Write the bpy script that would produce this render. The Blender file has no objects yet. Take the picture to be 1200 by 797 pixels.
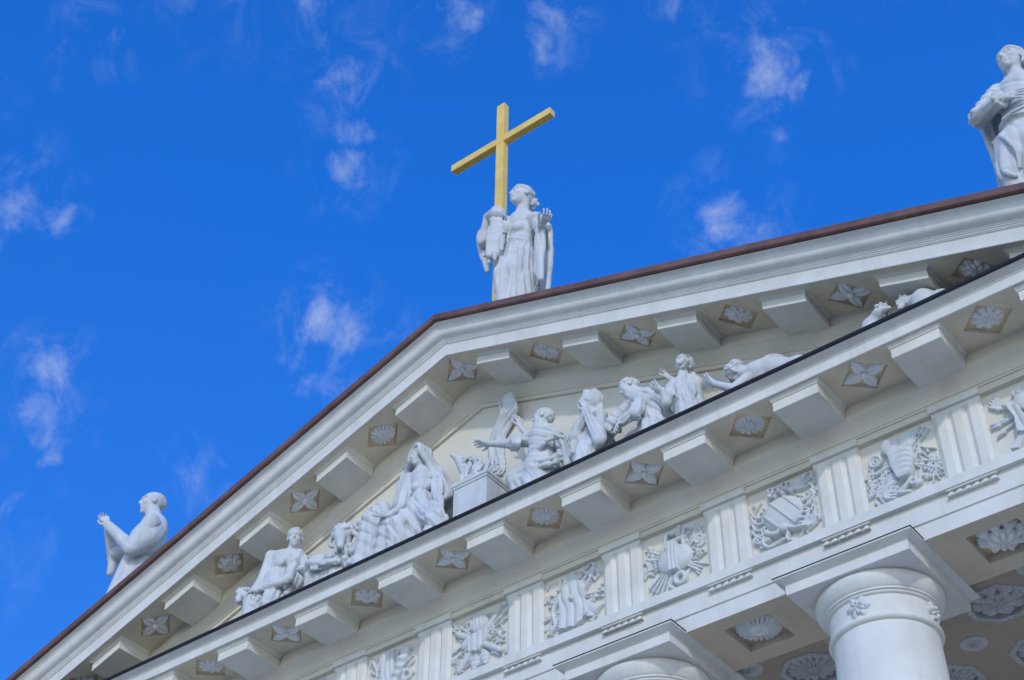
import bpy, bmesh, math, random
import numpy as np
from mathutils import Vector, Matrix

# ------------------------------------------------------------------ camera, sky, sun, exposure
SC = bpy.context.scene
COL = SC.collection
CAM_LOC = np.array([16.3325, -19.6793, 1.65])
CAM_F = 1842.53            # focal length in pixels of the 1200 px wide photograph
AZ, EL, ROLL = 0.6705, 0.7428, 0.0135
_f = np.array([-math.sin(AZ)*math.cos(EL), math.cos(AZ)*math.cos(EL), math.sin(EL)])
_r = np.cross(_f, [0, 0, 1.0]); _r /= np.linalg.norm(_r)
_u = np.cross(_r, _f)
CAM_R = math.cos(ROLL)*_r + math.sin(ROLL)*_u
CAM_U = -math.sin(ROLL)*_r + math.cos(ROLL)*_u
CAM_D = _f
cam_data = bpy.data.cameras.new('camera')
cam = bpy.data.objects.new('camera', cam_data)
COL.objects.link(cam)
M = Matrix.Identity(4)
for i in range(3):
    M[i][0], M[i][1], M[i][2], M[i][3] = CAM_R[i], CAM_U[i], -CAM_D[i], CAM_LOC[i]
cam.matrix_world = M
cam_data.sensor_width = 36.0
cam_data.lens = 36.0*CAM_F/1200.0
cam_data.clip_end = 5000.0
cam_data.clip_start = 0.1
SC.camera = cam

def pix(x, y):
    """direction in the world of a point of the photograph (used for clouds and to lay out poses)"""
    return CAM_D + (x-600.0)/CAM_F*CAM_R - (y-398.5)/CAM_F*CAM_U

def pt(x, y, Y):
    """the point on the plane y = Y seen at that place of the photograph"""
    d = pix(x, y)
    return CAM_LOC + d*((Y-CAM_LOC[1])/d[1])

SUN_DIR = np.array([0.67, -1.0, 0.61]); SUN_DIR /= np.linalg.norm(SUN_DIR)
SUN_EL = math.asin(SUN_DIR[2]); SUN_AZ = math.atan2(SUN_DIR[0], SUN_DIR[1])
sun_data = bpy.data.lights.new('sun', 'SUN')
sun_data.energy = 2.0
sun_data.angle = math.radians(2.5)
sun_data.color = (1.0, 0.955, 0.90)
sun = bpy.data.objects.new('sun', sun_data)
COL.objects.link(sun)
sun.rotation_euler = Vector((-SUN_DIR[0], -SUN_DIR[1], -SUN_DIR[2])).to_track_quat('-Z', 'Y').to_euler()
sun.location = (30, -45, 40)

W = bpy.data.worlds.new('World'); SC.world = W
W.use_nodes = True
nt = W.node_tree; nt.nodes.clear()
def N(tree, typ, **kw):
    n = tree.nodes.new(typ)
    for k, v in kw.items():
        setattr(n, k, v)
    return n
sky = N(nt, 'ShaderNodeTexSky', sky_type='NISHITA', sun_disc=False)
sky.sun_elevation = SUN_EL; sky.sun_rotation = SUN_AZ
sky.air_density = 1.0; sky.dust_density = 0.3; sky.ozone_density = 2.5
tint = N(nt, 'ShaderNodeMix', data_type='RGBA', blend_type='MULTIPLY')
tint.inputs['Factor'].default_value = 1.0
nt.links.new(sky.outputs[0], tint.inputs['A'])
tc = N(nt, 'ShaderNodeTexCoord')
sep = N(nt, 'ShaderNodeSeparateXYZ'); nt.links.new(tc.outputs['Generated'], sep.inputs[0])
elev = N(nt, 'ShaderNodeMapRange'); elev.inputs['From Min'].default_value = 0.22; elev.inputs['From Max'].default_value = 0.46; elev.interpolation_type = 'SMOOTHSTEP'
nt.links.new(sep.outputs['Z'], elev.inputs['Value'])
tcol = N(nt, 'ShaderNodeMix', data_type='RGBA')      # hazy pale horizon below, deep clear blue above
tcol.inputs['A'].default_value = (2.3, 2.35, 2.4, 1); tcol.inputs['B'].default_value = (0.20, 1.33, 3.1, 1)
deep = N(nt, 'ShaderNodeMapRange'); deep.inputs['From Min'].default_value = .48; deep.inputs['From Max'].default_value = .74; nt.links.new(sep.outputs['Z'], deep.inputs['Value'])
zen = N(nt, 'ShaderNodeMix', data_type='RGBA'); zen.inputs['A'].default_value = (0.30, 1.12, 2.45, 1); zen.inputs['B'].default_value = (0.20, 1.36, 3.2, 1)
nt.links.new(deep.outputs[0], zen.inputs['Factor']); nt.links.new(zen.outputs['Result'], tcol.inputs['B'])
nt.links.new(elev.outputs[0], tcol.inputs['Factor']); nt.links.new(tcol.outputs['Result'], tint.inputs['B'])
# wispy clouds: (photo x, y, radius in photo px, weight) turned into directions of the sky
CLOUDS = [(120, 38, 26, .62), (98, 58, 22, .45), (30, 208, 26, .6), (28, 238, 34, .95), (66, 248, 24, .7), (30, 165, 16, .35), (402, 92, 30, .8), (372, 104, 22, .6), (414, 152, 20, .75), (410, 200, 26, .75),
          (62, 440, 30, .85), (40, 410, 18, .4), (50, 492, 28, .8), (62, 530, 16, .5), (388, 380, 32, .85), (335, 372, 22, .4), (378, 456, 22, .72), (456, 386, 16, .55), (350, 420, 20, .3), (545, 14, 26, .85), (655, 22, 24, .75), (632, 48, 18, .55),
          (905, 76, 34, .9), (862, 72, 28, .62), (936, 92, 22, .7), (830, 78, 16, .35), (852, 256, 32, .88), (885, 262, 26, .55), (225, 556, 22, .62), (906, 162, 14, .25), (470, 2, 30, .25), (365, 2, 26, .5), (345, 45, 18, .35), (785, 6, 22, .35),
          (1290, 60, 60, .6), (-120, 120, 60, .7), (-60, 600, 60, .6), (250, -120, 80, .7), (700, -150, 70, .7), (1100, -140, 70, .7)]
nz = N(nt, 'ShaderNodeTexNoise'); nz.inputs['Scale'].default_value = 21.0; nz.inputs['Detail'].default_value = 12.0; nz.inputs['Roughness'].default_value = 0.66
nz.inputs['Distortion'].default_value = 0.35
nt.links.new(tc.outputs['Generated'], nz.inputs['Vector'])
# the mask is looked up along a slightly wandering direction so no cloud keeps a round outline
nzw = N(nt, 'ShaderNodeTexNoise'); nzw.inputs['Scale'].default_value = 34.0; nzw.inputs['Detail'].default_value = 5.0
nt.links.new(tc.outputs['Generated'], nzw.inputs['Vector'])
wob = N(nt, 'ShaderNodeVectorMath', operation='MULTIPLY_ADD')
wob.inputs[1].default_value = (0.034, 0.034, 0.034); 
nt.links.new(nzw.outputs['Color'], wob.inputs[0])
off = N(nt, 'ShaderNodeVectorMath', operation='ADD'); off.inputs[1].default_value = (-0.017, -0.017, -0.017)
nt.links.new(tc.outputs['Generated'], off.inputs[0])
nt.links.new(off.outputs[0], wob.inputs[2])
nrm = N(nt, 'ShaderNodeVectorMath', operation='NORMALIZE'); nt.links.new(wob.outputs[0], nrm.inputs[0])
acc = None; acc2 = None
for (cx, cy, cr, cw) in CLOUDS:
    d = pix(cx, cy); d = d/np.linalg.norm(d)
    d2 = pix(cx+cr, cy); d2 = d2/np.linalg.norm(d2)
    ang = math.acos(min(1, float(d@d2)))
    dot = N(nt, 'ShaderNodeVectorMath', operation='DOT_PRODUCT'); dot.inputs[1].default_value = tuple(d)
    nt.links.new(nrm.outputs[0], dot.inputs[0])
    mr = N(nt, 'ShaderNodeMapRange'); mr.clamp = True
    mr.inputs['From Min'].default_value = math.cos(ang*1.5); mr.inputs['From Max'].default_value = 1.0
    mr.inputs['To Min'].default_value = 0.0; mr.inputs['To Max'].default_value = cw
    nt.links.new(dot.outputs['Value'], mr.inputs['Value'])
    m2 = N(nt, 'ShaderNodeMapRange'); m2.clamp = True
    m2.inputs['From Min'].default_value = math.cos(ang*2.7); m2.inputs['From Max'].default_value = math.cos(ang*.5)
    m2.inputs['To Max'].default_value = cw
    nt.links.new(dot.outputs['Value'], m2.inputs['Value'])
    if acc2 is None: acc2 = m2.outputs[0]
    else:
        mx = N(nt, 'ShaderNodeMath', operation='MAXIMUM'); nt.links.new(acc2, mx.inputs[0]); nt.links.new(m2.outputs[0], mx.inputs[1]); acc2 = mx.outputs[0]
    if acc is None: acc = mr.outputs[0]
    else:
        mx = N(nt, 'ShaderNodeMath', operation='MAXIMUM'); nt.links.new(acc, mx.inputs[0]); nt.links.new(mr.outputs[0], mx.inputs[1]); acc = mx.outputs[0]
dn = N(nt, 'ShaderNodeMath', operation='MULTIPLY_ADD'); dn.inputs[1].default_value = 2.8; dn.inputs[2].default_value = -1.78      # noise*2.3 - 1.62 + mask*1.15
nt.links.new(nz.outputs[0], dn.inputs[0])
dm = N(nt, 'ShaderNodeMath', operation='MULTIPLY_ADD'); dm.inputs[1].default_value = 1.0
nt.links.new(acc, dm.inputs[0]); nt.links.new(dn.outputs[0], dm.inputs[2])
dr = N(nt, 'ShaderNodeMapRange'); dr.interpolation_type = 'SMOOTHSTEP'; dr.inputs['From Min'].default_value = -.02; dr.inputs['From Max'].default_value = 1.1; dr.inputs['To Max'].default_value = .68
nt.links.new(dm.outputs[0], dr.inputs['Value'])
gate = N(nt, 'ShaderNodeMapRange'); gate.inputs['From Min'].default_value = 0.0; gate.inputs['From Max'].default_value = .25; nt.links.new(acc, gate.inputs['Value'])
cm2 = N(nt, 'ShaderNodeMath', operation='MULTIPLY'); nt.links.new(dr.outputs[0], cm2.inputs[0]); nt.links.new(gate.outputs[0], cm2.inputs[1])
# thin trailing veils around every puff: fine stretched filaments
mpv = N(nt, 'ShaderNodeMapping'); mpv.inputs['Scale'].default_value = (34, 34, 15); mpv.inputs['Rotation'].default_value = (.5, .3, .2)
nt.links.new(tc.outputs['Generated'], mpv.inputs['Vector'])
nv = N(nt, 'ShaderNodeTexNoise'); nv.inputs['Scale'].default_value = 1.0; nv.inputs['Detail'].default_value = 11; nv.inputs['Roughness'].default_value = .68; nv.inputs['Distortion'].default_value = .6
nt.links.new(mpv.outputs[0], nv.inputs['Vector'])
nvr = N(nt, 'ShaderNodeMapRange'); nvr.interpolation_type = 'SMOOTHSTEP'; nvr.inputs['From Min'].default_value = .44; nvr.inputs['From Max'].default_value = .78; nvr.inputs['To Max'].default_value = .36
nt.links.new(nv.outputs[0], nvr.inputs['Value'])
vl = N(nt, 'ShaderNodeMath', operation='MULTIPLY'); nt.links.new(nvr.outputs[0], vl.inputs[0]); nt.links.new(acc2, vl.inputs[1])
sm = N(nt, 'ShaderNodeMath', operation='ADD'); sm.use_clamp = True; nt.links.new(cm2.outputs[0], sm.inputs[0]); nt.links.new(vl.outputs[0], sm.inputs[1]); cm2 = sm
cloud = N(nt, 'ShaderNodeMix', data_type='RGBA'); cloud.inputs['B'].default_value = CLOUD_COL = (4.6, 5.6, 8.2, 1)
nt.links.new(cm2.outputs[0], cloud.inputs['Factor']); nt.links.new(tint.outputs['Result'], cloud.inputs['A'])
bg = N(nt, 'ShaderNodeBackground'); bg.inputs['Strength'].default_value = 0.15
wo = N(nt, 'ShaderNodeOutputWorld')
nt.links.new(cloud.outputs['Result'], bg.inputs['Color']); nt.links.new(bg.outputs[0], wo.inputs['Surface'])

SC.view_settings.view_transform = 'Standard'
SC.view_settings.look = 'None'
SC.view_settings.exposure = -0.6
SC.view_settings.gamma = 1.0
SC.view_settings.use_curve_mapping = False

# ------------------------------------------------------------------ materials
def plaster(name, base, vary=0.06, scale=1.2, bump=0.25, rough=0.75, stain=None, stain_amt=0.0, streak=0.0):
    m = bpy.data.materials.new(name); m.use_nodes = True
    t = m.node_tree; b = t.nodes['Principled BSDF']
    b.inputs['Roughness'].default_value = rough
    b.inputs['Specular IOR Level'].default_value = 0.25
    geo = N(t, 'ShaderNodeNewGeometry')
    n1 = N(t, 'ShaderNodeTexNoise'); n1.inputs['Scale'].default_value = scale; n1.inputs['Detail'].default_value = 6; n1.inputs['Roughness'].default_value = .6
    t.links.new(geo.outputs['Position'], n1.inputs['Vector'])
    ramp = N(t, 'ShaderNodeMix', data_type='RGBA')
    lo = [max(0, c*(1-vary*1.6)) for c in base]; hi = [min(1, c*(1+vary)) for c in base]
    lo[2] *= 0.97
    ramp.inputs['A'].default_value = (*lo, 1); ramp.inputs['B'].default_value = (*hi, 1)
    mr = N(t, 'ShaderNodeMapRange'); mr.inputs['From Min'].default_value = .32; mr.inputs['From Max'].default_value = .68
    t.links.new(n1.outputs[0], mr.inputs['Value']); t.links.new(mr.outputs[0], ramp.inputs['Factor'])
    out = ramp.outputs['Result']
    if stain:
        n2 = N(t, 'ShaderNodeTexNoise'); n2.inputs['Scale'].default_value = 0.9; n2.inputs['Detail'].default_value = 8; n2.inputs['Roughness'].default_value = .68
        t.links.new(geo.outputs['Position'], n2.inputs['Vector'])
        m2 = N(t, 'ShaderNodeMapRange'); m2.inputs['From Min'].default_value = .50; m2.inputs['From Max'].default_value = .78
        m2.inputs['To Max'].default_value = stain_amt
        t.links.new(n2.outputs[0], m2.inputs['Value'])
        mx = N(t, 'ShaderNodeMix', data_type='RGBA'); mx.inputs['B'].default_value = (*stain, 1)
        t.links.new(m2.outputs[0], mx.inputs['Factor']); t.links.new(out, mx.inputs['A']); out = mx.outputs['Result']
    if streak:
        mp = N(t, 'ShaderNodeMapping'); mp.inputs['Scale'].default_value = (5.5, 5.5, .35)
        t.links.new(geo.outputs['Position'], mp.inputs['Vector'])
        n3 = N(t, 'ShaderNodeTexNoise'); n3.inputs['Scale'].default_value = 1.0; n3.inputs['Detail'].default_value = 5
        t.links.new(mp.outputs[0], n3.inputs['Vector'])
        m3 = N(t, 'ShaderNodeMapRange'); m3.inputs['From Min'].default_value = .52; m3.inputs['From Max'].default_value = .75; m3.inputs['To Max'].default_value = streak
        t.links.new(n3.outputs[0], m3.inputs['Value'])
        mx = N(t, 'ShaderNodeMix', data_type='RGBA'); mx.inputs['B'].default_value = (base[0]*.62, base[1]*.62, base[2]*.62, 1)
        t.links.new(m3.outputs[0], mx.inputs['Factor']); t.links.new(out, mx.inputs['A']); out = mx.outputs['Result']
    t.links.new(out, b.inputs['Base Color'])
    nb = N(t, 'ShaderNodeTexNoise'); nb.inputs['Scale'].default_value = 22; nb.inputs['Detail'].default_value = 6
    t.links.new(geo.outputs['Position'], nb.inputs['Vector'])
    bp = N(t, 'ShaderNodeBump'); bp.inputs['Strength'].default_value = bump; bp.inputs['Distance'].default_value = 0.02
    t.links.new(nb.outputs[0], bp.inputs['Height']); t.links.new(bp.outputs[0], b.inputs['Normal'])
    return m

def metal(name, base, rough, metallic=1.0, vary=.15, scale=3.0):
    m = plaster(name, base, vary, scale, .12, rough)
    m.node_tree.nodes['Principled BSDF'].inputs['Metallic'].default_value = metallic
    m.node_tree.nodes['Principled BSDF'].inputs['Specular IOR Level'].default_value = .5
    return m

STAIN = (0.34, 0.25, 0.15)
MAT = dict(
    mutule=plaster('mutule_limewash', (.69, .66, .57), .05, 1.3, .22, stain=STAIN, stain_amt=.3),
    white=plaster('white_limewash', (.70, .68, .63), .05, 1.4, .22, stain=(.45, .42, .36), stain_amt=.26, streak=.24),
    cream=plaster('cream_limewash', (.67, .62, .51), .05, 1.2, .25, stain=STAIN, stain_amt=.30),
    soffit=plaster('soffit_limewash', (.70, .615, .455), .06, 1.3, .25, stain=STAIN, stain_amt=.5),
    ground_cream=plaster('tympanum_limewash', (.70, .66, .565), .05, .9, .22, stain=(.5, .38, .2), stain_amt=.22),
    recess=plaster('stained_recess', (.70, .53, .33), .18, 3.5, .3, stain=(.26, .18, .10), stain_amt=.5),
    stone=plaster('white_stucco', (.60, .61, .60), .07, 2.2, .25, stain=(.36, .35, .31), stain_amt=.25, streak=.40),
    relief=plaster('relief_stucco', (.60, .61, .61), .05, 3.0, .15),
    rosette=plaster('rosette_stucco', (.84, .83, .80), .06, 5.0, .2, stain=(.38, .34, .28), stain_amt=.35),
    under=plaster('soffit_tan', (.63, .54, .41), .06, 1.0, .2, stain=STAIN, stain_amt=.3),
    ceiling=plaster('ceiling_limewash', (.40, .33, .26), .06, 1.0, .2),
    ceil_orn=plaster('ceiling_ornament', (.50, .49, .48), .06, 3.0, .2),
    copper=metal('copper_sheet', (.19, .095, .07), .55, .2, .22, 2.0),
    tar=metal('black_flashing', (.012, .012, .014), .6, .2, .2, 3.0),
    gold=metal('gilding', (1.0, .64, .145), .26, .10, .10, 1.6),
    paving=plaster('paving_stone', (.64, .545, .41), .12, .6, .3),
    roof=metal('roof_sheet', (.20, .12, .095), .5, .3, .2, .8),
)

# ------------------------------------------------------------------ mesh helpers
class MB:
    def __init__(s): s.v = []; s.f = []; s.n = 0
    def add(s, verts, faces):
        verts = np.asarray(verts, float).reshape(-1, 3)
        s.v.append(verts); o = s.n
        s.f.extend([tuple(int(i)+o for i in f) for f in faces]); s.n += len(verts)
        return s
    def box(s, x0, x1, y0, y1, z0, z1, skip='', b=0.0):
        v = [(x, y, z) for x in (x0, x1) for y in (y0, y1) for z in (z0, z1)]
        F = {'l': (0, 1, 3, 2), 'r': (4, 6, 7, 5), 'f': (0, 4, 5, 1), 'b': (2, 3, 7, 6), 'd': (0, 2, 6, 4), 'u': (1, 5, 7, 3)}
        return s.add(v, [F[k] for k in F if k not in skip])
    def loft(s, rings, closed=True, cap0=False, cap1=False):
        n = len(rings[0]); v = np.concatenate([np.asarray(r, float) for r in rings]); F = []
        for i in range(len(rings)-1):
            for j in range(n if closed else n-1):
                a = i*n+j; b = i*n+(j+1) % n
                F.append((a, b, b+n, a+n))
        if cap0: F.append(tuple(range(n))[::-1])
        if cap1: F.append(tuple(range((len(rings)-1)*n, len(rings)*n)))
        return s.add(v, F)
    def extrude(s, prof, xs, fz=None, caps=True):
        """profile [(y, z)] swept along x; fz(x) is added to z"""
        rings = [[(x, y, z+(fz(x) if fz else 0.0)) for (y, z) in prof] for x in xs]
        n = len(prof); v = np.concatenate([np.asarray(r, float) for r in rings]); F = []
        for i in range(len(xs)-1):
            for j in range(n-1):
                a = i*n+j; F.append((a, a+1, a+1+n, a+n))
        if caps:
            F.append(tuple(range(n))); F.append(tuple(range((len(xs)-1)*n, len(xs)*n))[::-1])
        return s.add(v, F)
    def lathe(s, prof, c=(0, 0), n=64, R=None):
        rings = []
        for (r, z) in prof:
            rings.append([(c[0]+r*math.cos(2*math.pi*k/n), c[1]+r*math.sin(2*math.pi*k/n), z) for k in range(n)])
        return s.loft(rings)
    def build(s, name, mat, parent=None, smooth=False, angle=35, floor=None, weld=False):
        me = bpy.data.meshes.new(name); nf = len(s.f)
        if floor is not None: s.add(np.concatenate(floor.v), floor.f)
        v = np.concatenate(s.v) if s.v else np.zeros((0, 3))
        me.from_pydata(v.tolist(), [], s.f); me.validate(); me.update()
        me.materials.append(MAT[mat] if isinstance(mat, str) else mat)
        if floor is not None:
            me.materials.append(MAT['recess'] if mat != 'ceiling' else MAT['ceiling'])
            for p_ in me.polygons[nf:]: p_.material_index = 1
        if weld or floor is not None:
            b_ = bmesh.new(); b_.from_mesh(me); bmesh.ops.remove_doubles(b_, verts=b_.verts, dist=1e-4); b_.to_mesh(me); b_.free()
        return link(name, me, parent, smooth, angle)

def link(name, me, parent=None, smooth=False, angle=35):
    o = bpy.data.objects.new(name, me); COL.objects.link(o)
    if parent is not None: o.parent = parent
    if smooth:
        me.polygons.foreach_set('use_smooth', [True]*len(me.polygons))
        if angle < 179:
            me.set_sharp_from_angle(angle=math.radians(angle))
    return o

def empty(name, loc=(0, 0, 0)):
    o = bpy.data.objects.new(name, None); COL.objects.link(o); o.location = loc; o.empty_display_size = .2
    return o

def tag(o, label=None, cat=None, group=None, kind=None):
    if label: o['label'] = label
    if cat: o['category'] = cat
    if group: o['group'] = group
    if kind: o['kind'] = kind
    return o

def recess(mb, floor, rect, hole, depth, fmap):
    """one soffit cell: rectangle with a convex hole that leads up into a recess; fmap(u, v, up) -> world.
    faces look down; mb gets the cell and walls, floor gets the recess floor"""
    x0, x1, y0, y1 = rect; cx = sum(p[0] for p in hole)/len(hole); cy = sum(p[1] for p in hole)/len(hole)
    corners = [(x1, y1), (x0, y1), (x0, y0), (x1, y0)]
    def proj(p):
        dx, dy = p[0]-cx, p[1]-cy; t = 1e9
        if dx > 1e-9: t = min(t, (x1-cx)/dx)
        if dx < -1e-9: t = min(t, (x0-cx)/dx)
        if dy > 1e-9: t = min(t, (y1-cy)/dy)
        if dy < -1e-9: t = min(t, (y0-cy)/dy)
        return (cx+dx*t, cy+dy*t)
    hole = sorted(hole, key=lambda p: math.atan2(p[1]-cy, p[0]-cx)); n = len(hole)
    for i in range(n):
        p, q = hole[i], hole[(i+1) % n]
        a0 = math.atan2(p[1]-cy, p[0]-cx); a1 = math.atan2(q[1]-cy, q[0]-cx)
        if a1 <= a0: a1 += 2*math.pi
        poly = [p, proj(p)]
        for c in sorted(corners, key=lambda c: (math.atan2(c[1]-cy, c[0]-cx)-a0) % (2*math.pi)):
            d = (math.atan2(c[1]-cy, c[0]-cx)-a0) % (2*math.pi)
            if 1e-4 < d < a1-a0-1e-4: poly.append(c)
        poly += [proj(q), q]
        mb.add([fmap(u, v, 0) for u, v in poly], [tuple(range(len(poly)))[::-1]])
        w = MB() if False else mb
        mb.add([fmap(*p, 0), fmap(*q, 0), fmap(*q, depth), fmap(*p, depth)], [(0, 1, 2, 3)])
    c3 = [fmap(u, v, depth) for u, v in hole]
    floor.add(c3+[fmap(cx, cy, depth)], [(i, n, (i+1) % n) for i in range(n)])
# ------------------------------------------------------------------ ground
g = MB(); S_ = 900
g.add([(-S_, -S_, 0), (S_, -S_, 0), (S_, S_, 0), (-S_, S_, 0)], [(0, 1, 2, 3)])
tag(g.build('ground', 'paving'), kind='structure')

# ------------------------------------------------------------------ cathedral: measures
S = 2.2; X0 = -5.5
TRI = [X0+S*i for i in range(-3, 9)]          # triglyph axes -12.1 .. 12.1
MET = [x+S/2 for x in TRI[:-1]]
COLX = [-12.1, -7.7, -3.3, 3.3, 7.7, 12.1]
T = 0.3425; ZCB = 23.7383
HW = 14.2
def rk(x): return ZCB - T*abs(x)
church = tag(empty('cathedral', (0, 0, 0)), 'white neoclassical cathedral front with pediment, columns, triglyph frieze and copper roof edge', 'cathedral')

# --- architrave with two fasciae, its underside cut by square recessed panels
HE = 12.95
m = MB()
prof = [(1.6, 15.941), (.03, 15.941), (.03, 16.226), (.024, 16.233), (0, 16.236), (0, 16.60), (-.085, 16.603), (-.10, 16.61), (-.10, 16.785), (-.095, 16.795), (.09, 16.80)]
m.extrude(prof[1:], [-HE, HE], caps=False); us = MB()
m.add([(-HE, 1.6, 15.941), (HE, 1.6, 15.941), (HE, 1.6, 19.0), (-HE, 1.6, 19.0)], [(0, 1, 2, 3)])
for sx in (-HE, HE):
    m.add([(sx, y, z) for y, z in ((.03, 15.941), (1.6, 15.941), (1.6, 19), (.09, 19), (.09, 16.8))], [(0, 1, 2, 3, 4)])
fl = MB()
bays = [(COLX[i], COLX[i+1]) for i in range(5)]
PAN = []
for a, b in bays:
    cs = [(a+b)/2] if b-a < 5 else [(a+b)/2-1.1, (a+b)/2+1.1]
    st = (b-a)/len(cs)
    for k, c in enumerate(cs):
        PAN.append(c); h = .435
        recess(us, fl, (a+st*k, a+st*(k+1), .03, 1.6), [(c-h, .785-h), (c+h, .785-h), (c+h, .785+h), (c-h, .785+h)], .16, lambda u, v, w: (u, v, 15.941+w))
for sx in (-1, 1):
    us.add([(sx*12.1, .03, 15.941), (sx*HE, .03, 15.941), (sx*HE, 1.6, 15.941), (sx*12.1, 1.6, 15.941)], [(0, 1, 2, 3)])
arch = m.build('architrave', 'white', church)
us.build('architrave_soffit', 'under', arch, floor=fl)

# --- frieze: cream ground, triglyphs, bands and bed moulding above
m = MB(); m.extrude([(.085, 16.80), (.085, 18.25)], [-HE, HE], caps=False)
m.build('frieze', 'ground_cream', church)
m = MB()
bed = [(.10, 18.172), (-.02, 18.176), (-.02, 18.29), (-.05, 18.295), (-.055, 18.325), (-.075, 18.335), (-.085, 18.37), (-.12, 18.43), (-.18, 18.49), (-.26, 18.545), (-.285, 18.56), (-.285, 18.62), (-.245, 18.64), (-.245, 18.85)]
m.extrude(bed, [-HE-.3, HE+.3])
m.build('bed_moulding', 'cream', church)
tri_me = None
for x in TRI:
    if tri_me is None:
        m = MB(); w = .426; d = .052; st = 2*w/12.0
        # plan outline from left to right: half chamfer, bar, V groove, bar, V groove, bar, half chamfer
        pl = [(-w, .09), (-w, .05), (-w+st, 0), (-w+3*st, 0), (-w+4*st, d), (-w+5*st, 0), (-w+7*st, 0), (-w+8*st, d), (-w+9*st, 0), (-w+11*st, 0), (w, .05), (w, .09)]
        z0, z1, z2 = 16.80, 18.10, 18.176
        n = len(pl)
        m.add([(a, b, z0) for a, b in pl]+[(a, b, z1 - (.04 if b > .01 else 0)) for a, b in pl], [(i, i+1, i+1+n, i+n) for i in range(n-1)])
        # plain strip that closes the flutes at the top
        m.add([(a, b, z1 - (.04 if b > .01 else 0)) for a, b in pl]+[(a, 0 if 0 < i < n-1 else .09, z1+.012) for i, (a, b) in enumerate(pl)], [(i, i+1, i+1+n, i+n) for i in range(n-1)])
        m.add([(-w, .09, z1+.012), (-w, 0, z1+.012), (w, 0, z1+.012), (w, .09, z1+.012), (-w, .09, z2), (-w, 0, z2), (w, 0, z2), (w, .09, z2)], [(0, 1, 5, 4), (1, 2, 6, 5), (2, 3, 7, 6)])
        o = m.build('triglyph', 'white', church); tri_me = o.data
        c = MB(); c.box(-w-.02, w+.02, -.06, .0, 18.178, 18.288, skip='b'); cap_me = c.build('capital_band', 'white', o).data
        r = MB(); r.box(-.43, .43, -.075, .005, 16.578, 16.602, skip='bu'); reg_o = r.build('regula', 'white', o); reg_me = reg_o.data
        gm = MB(); hb, ht = .064, .014
        rb = [(-hb, -.085, 16.475), (hb, -.085, 16.475), (hb, .005, 16.475), (-hb, .005, 16.475)]
        r1 = [(q, b, 16.492) for q, b, _ in rb]
        rt = [(-ht, -.030, 16.579), (ht, -.030, 16.579), (ht, .005, 16.579), (-ht, .005, 16.579)]
        gm.loft([rb, r1, rt], cap0=True)
        gut_me = gm.build('gutta', 'white', o); gut_me.location.x = -.43+.86*.5/6; gut_me = gut_me.data
        for k in range(1, 6): link('gutta', gut_me, o).location.x = -.43+.86*(k+.5)/6
        o.location.x = x
    else:
        o = link('triglyph', tri_me, church); o.location.x = x
        for nm, me in (('capital_band', cap_me), ('regula', reg_me)): link(nm, me, o)
        for k in range(6): link('gutta', gut_me, o).location.x = -.43+.86*(k+.5)/6

# --- ornaments: flowers as polar relief sheets
def flower_mesh(name, mat, R, n, H, layers=1, point=0.0, core=.30, lobed=0, nr=14, seed=0, notch=.16, dark=None):
    """petalled rosette in the local xy plane, rising along +z"""
    rnd = random.Random(seed); m = MB()
    def sheet(R, H, n, ph, z0, r0):
        na = max(48, n*8); rings = []
        for i in range(nr+1):
            f = i/nr; ring = []
            for k in range(na):
                a = 2*math.pi*k/na; c = abs(math.cos(n*(a+ph)/2)); cc = c**.45
                edge = (1-notch)+notch*cc if not point else (1-point)+point*(c**1.4)
                if lobed: edge *= 1+.05*math.cos(lobed*n*a)
                r = R*edge*(r0+(1-r0)*f)
                rib = .75+.25*math.cos(n*(a+ph)) if not point else .7+.3*c
                h = H*((.30+.70*math.sin(math.pi*min(1, f*.92+.08))**.8)*max(0, -.25+1.25*cc)*rib-.12)
                if f < .3: h *= .15+.85*f/.3
                if i == nr: h = -.02
                ring.append((r*math.cos(a), r*math.sin(a), z0+h))
            rings.append(ring)
        m.loft(rings, cap0=False)
        return
    sheet(R, H, n, 0, 0, .16)
    if layers > 1: sheet(R*.62, H*.9, n, math.pi/n, H*.55, .12)
    if core:
        rc = R*core; rings = []
        for i in range(9):
            f = i/8; rr = rc*math.sin(f*math.pi/2*1.0) if i else .001
            ring = []
            for k in range(36):
                a = 2*math.pi*k/36
                b = 1+.10*math.sin(9*a+i*2.1)*math.sin(f*math.pi)
                ring.append((rr*b*math.cos(a), rr*b*math.sin(a), H*(.25+.70*math.cos(f*math.pi/2))+.010*math.sin(5*a+i*1.7) if i < 8 else -.01))
            rings.append(ring)
        m.loft(rings, cap0=True)
    me = m.build(name, mat); d = me.data; bpy.data.objects.remove(me)
    d.polygons.foreach_set('use_smooth', [True]*len(d.polygons))
    return d

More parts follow.
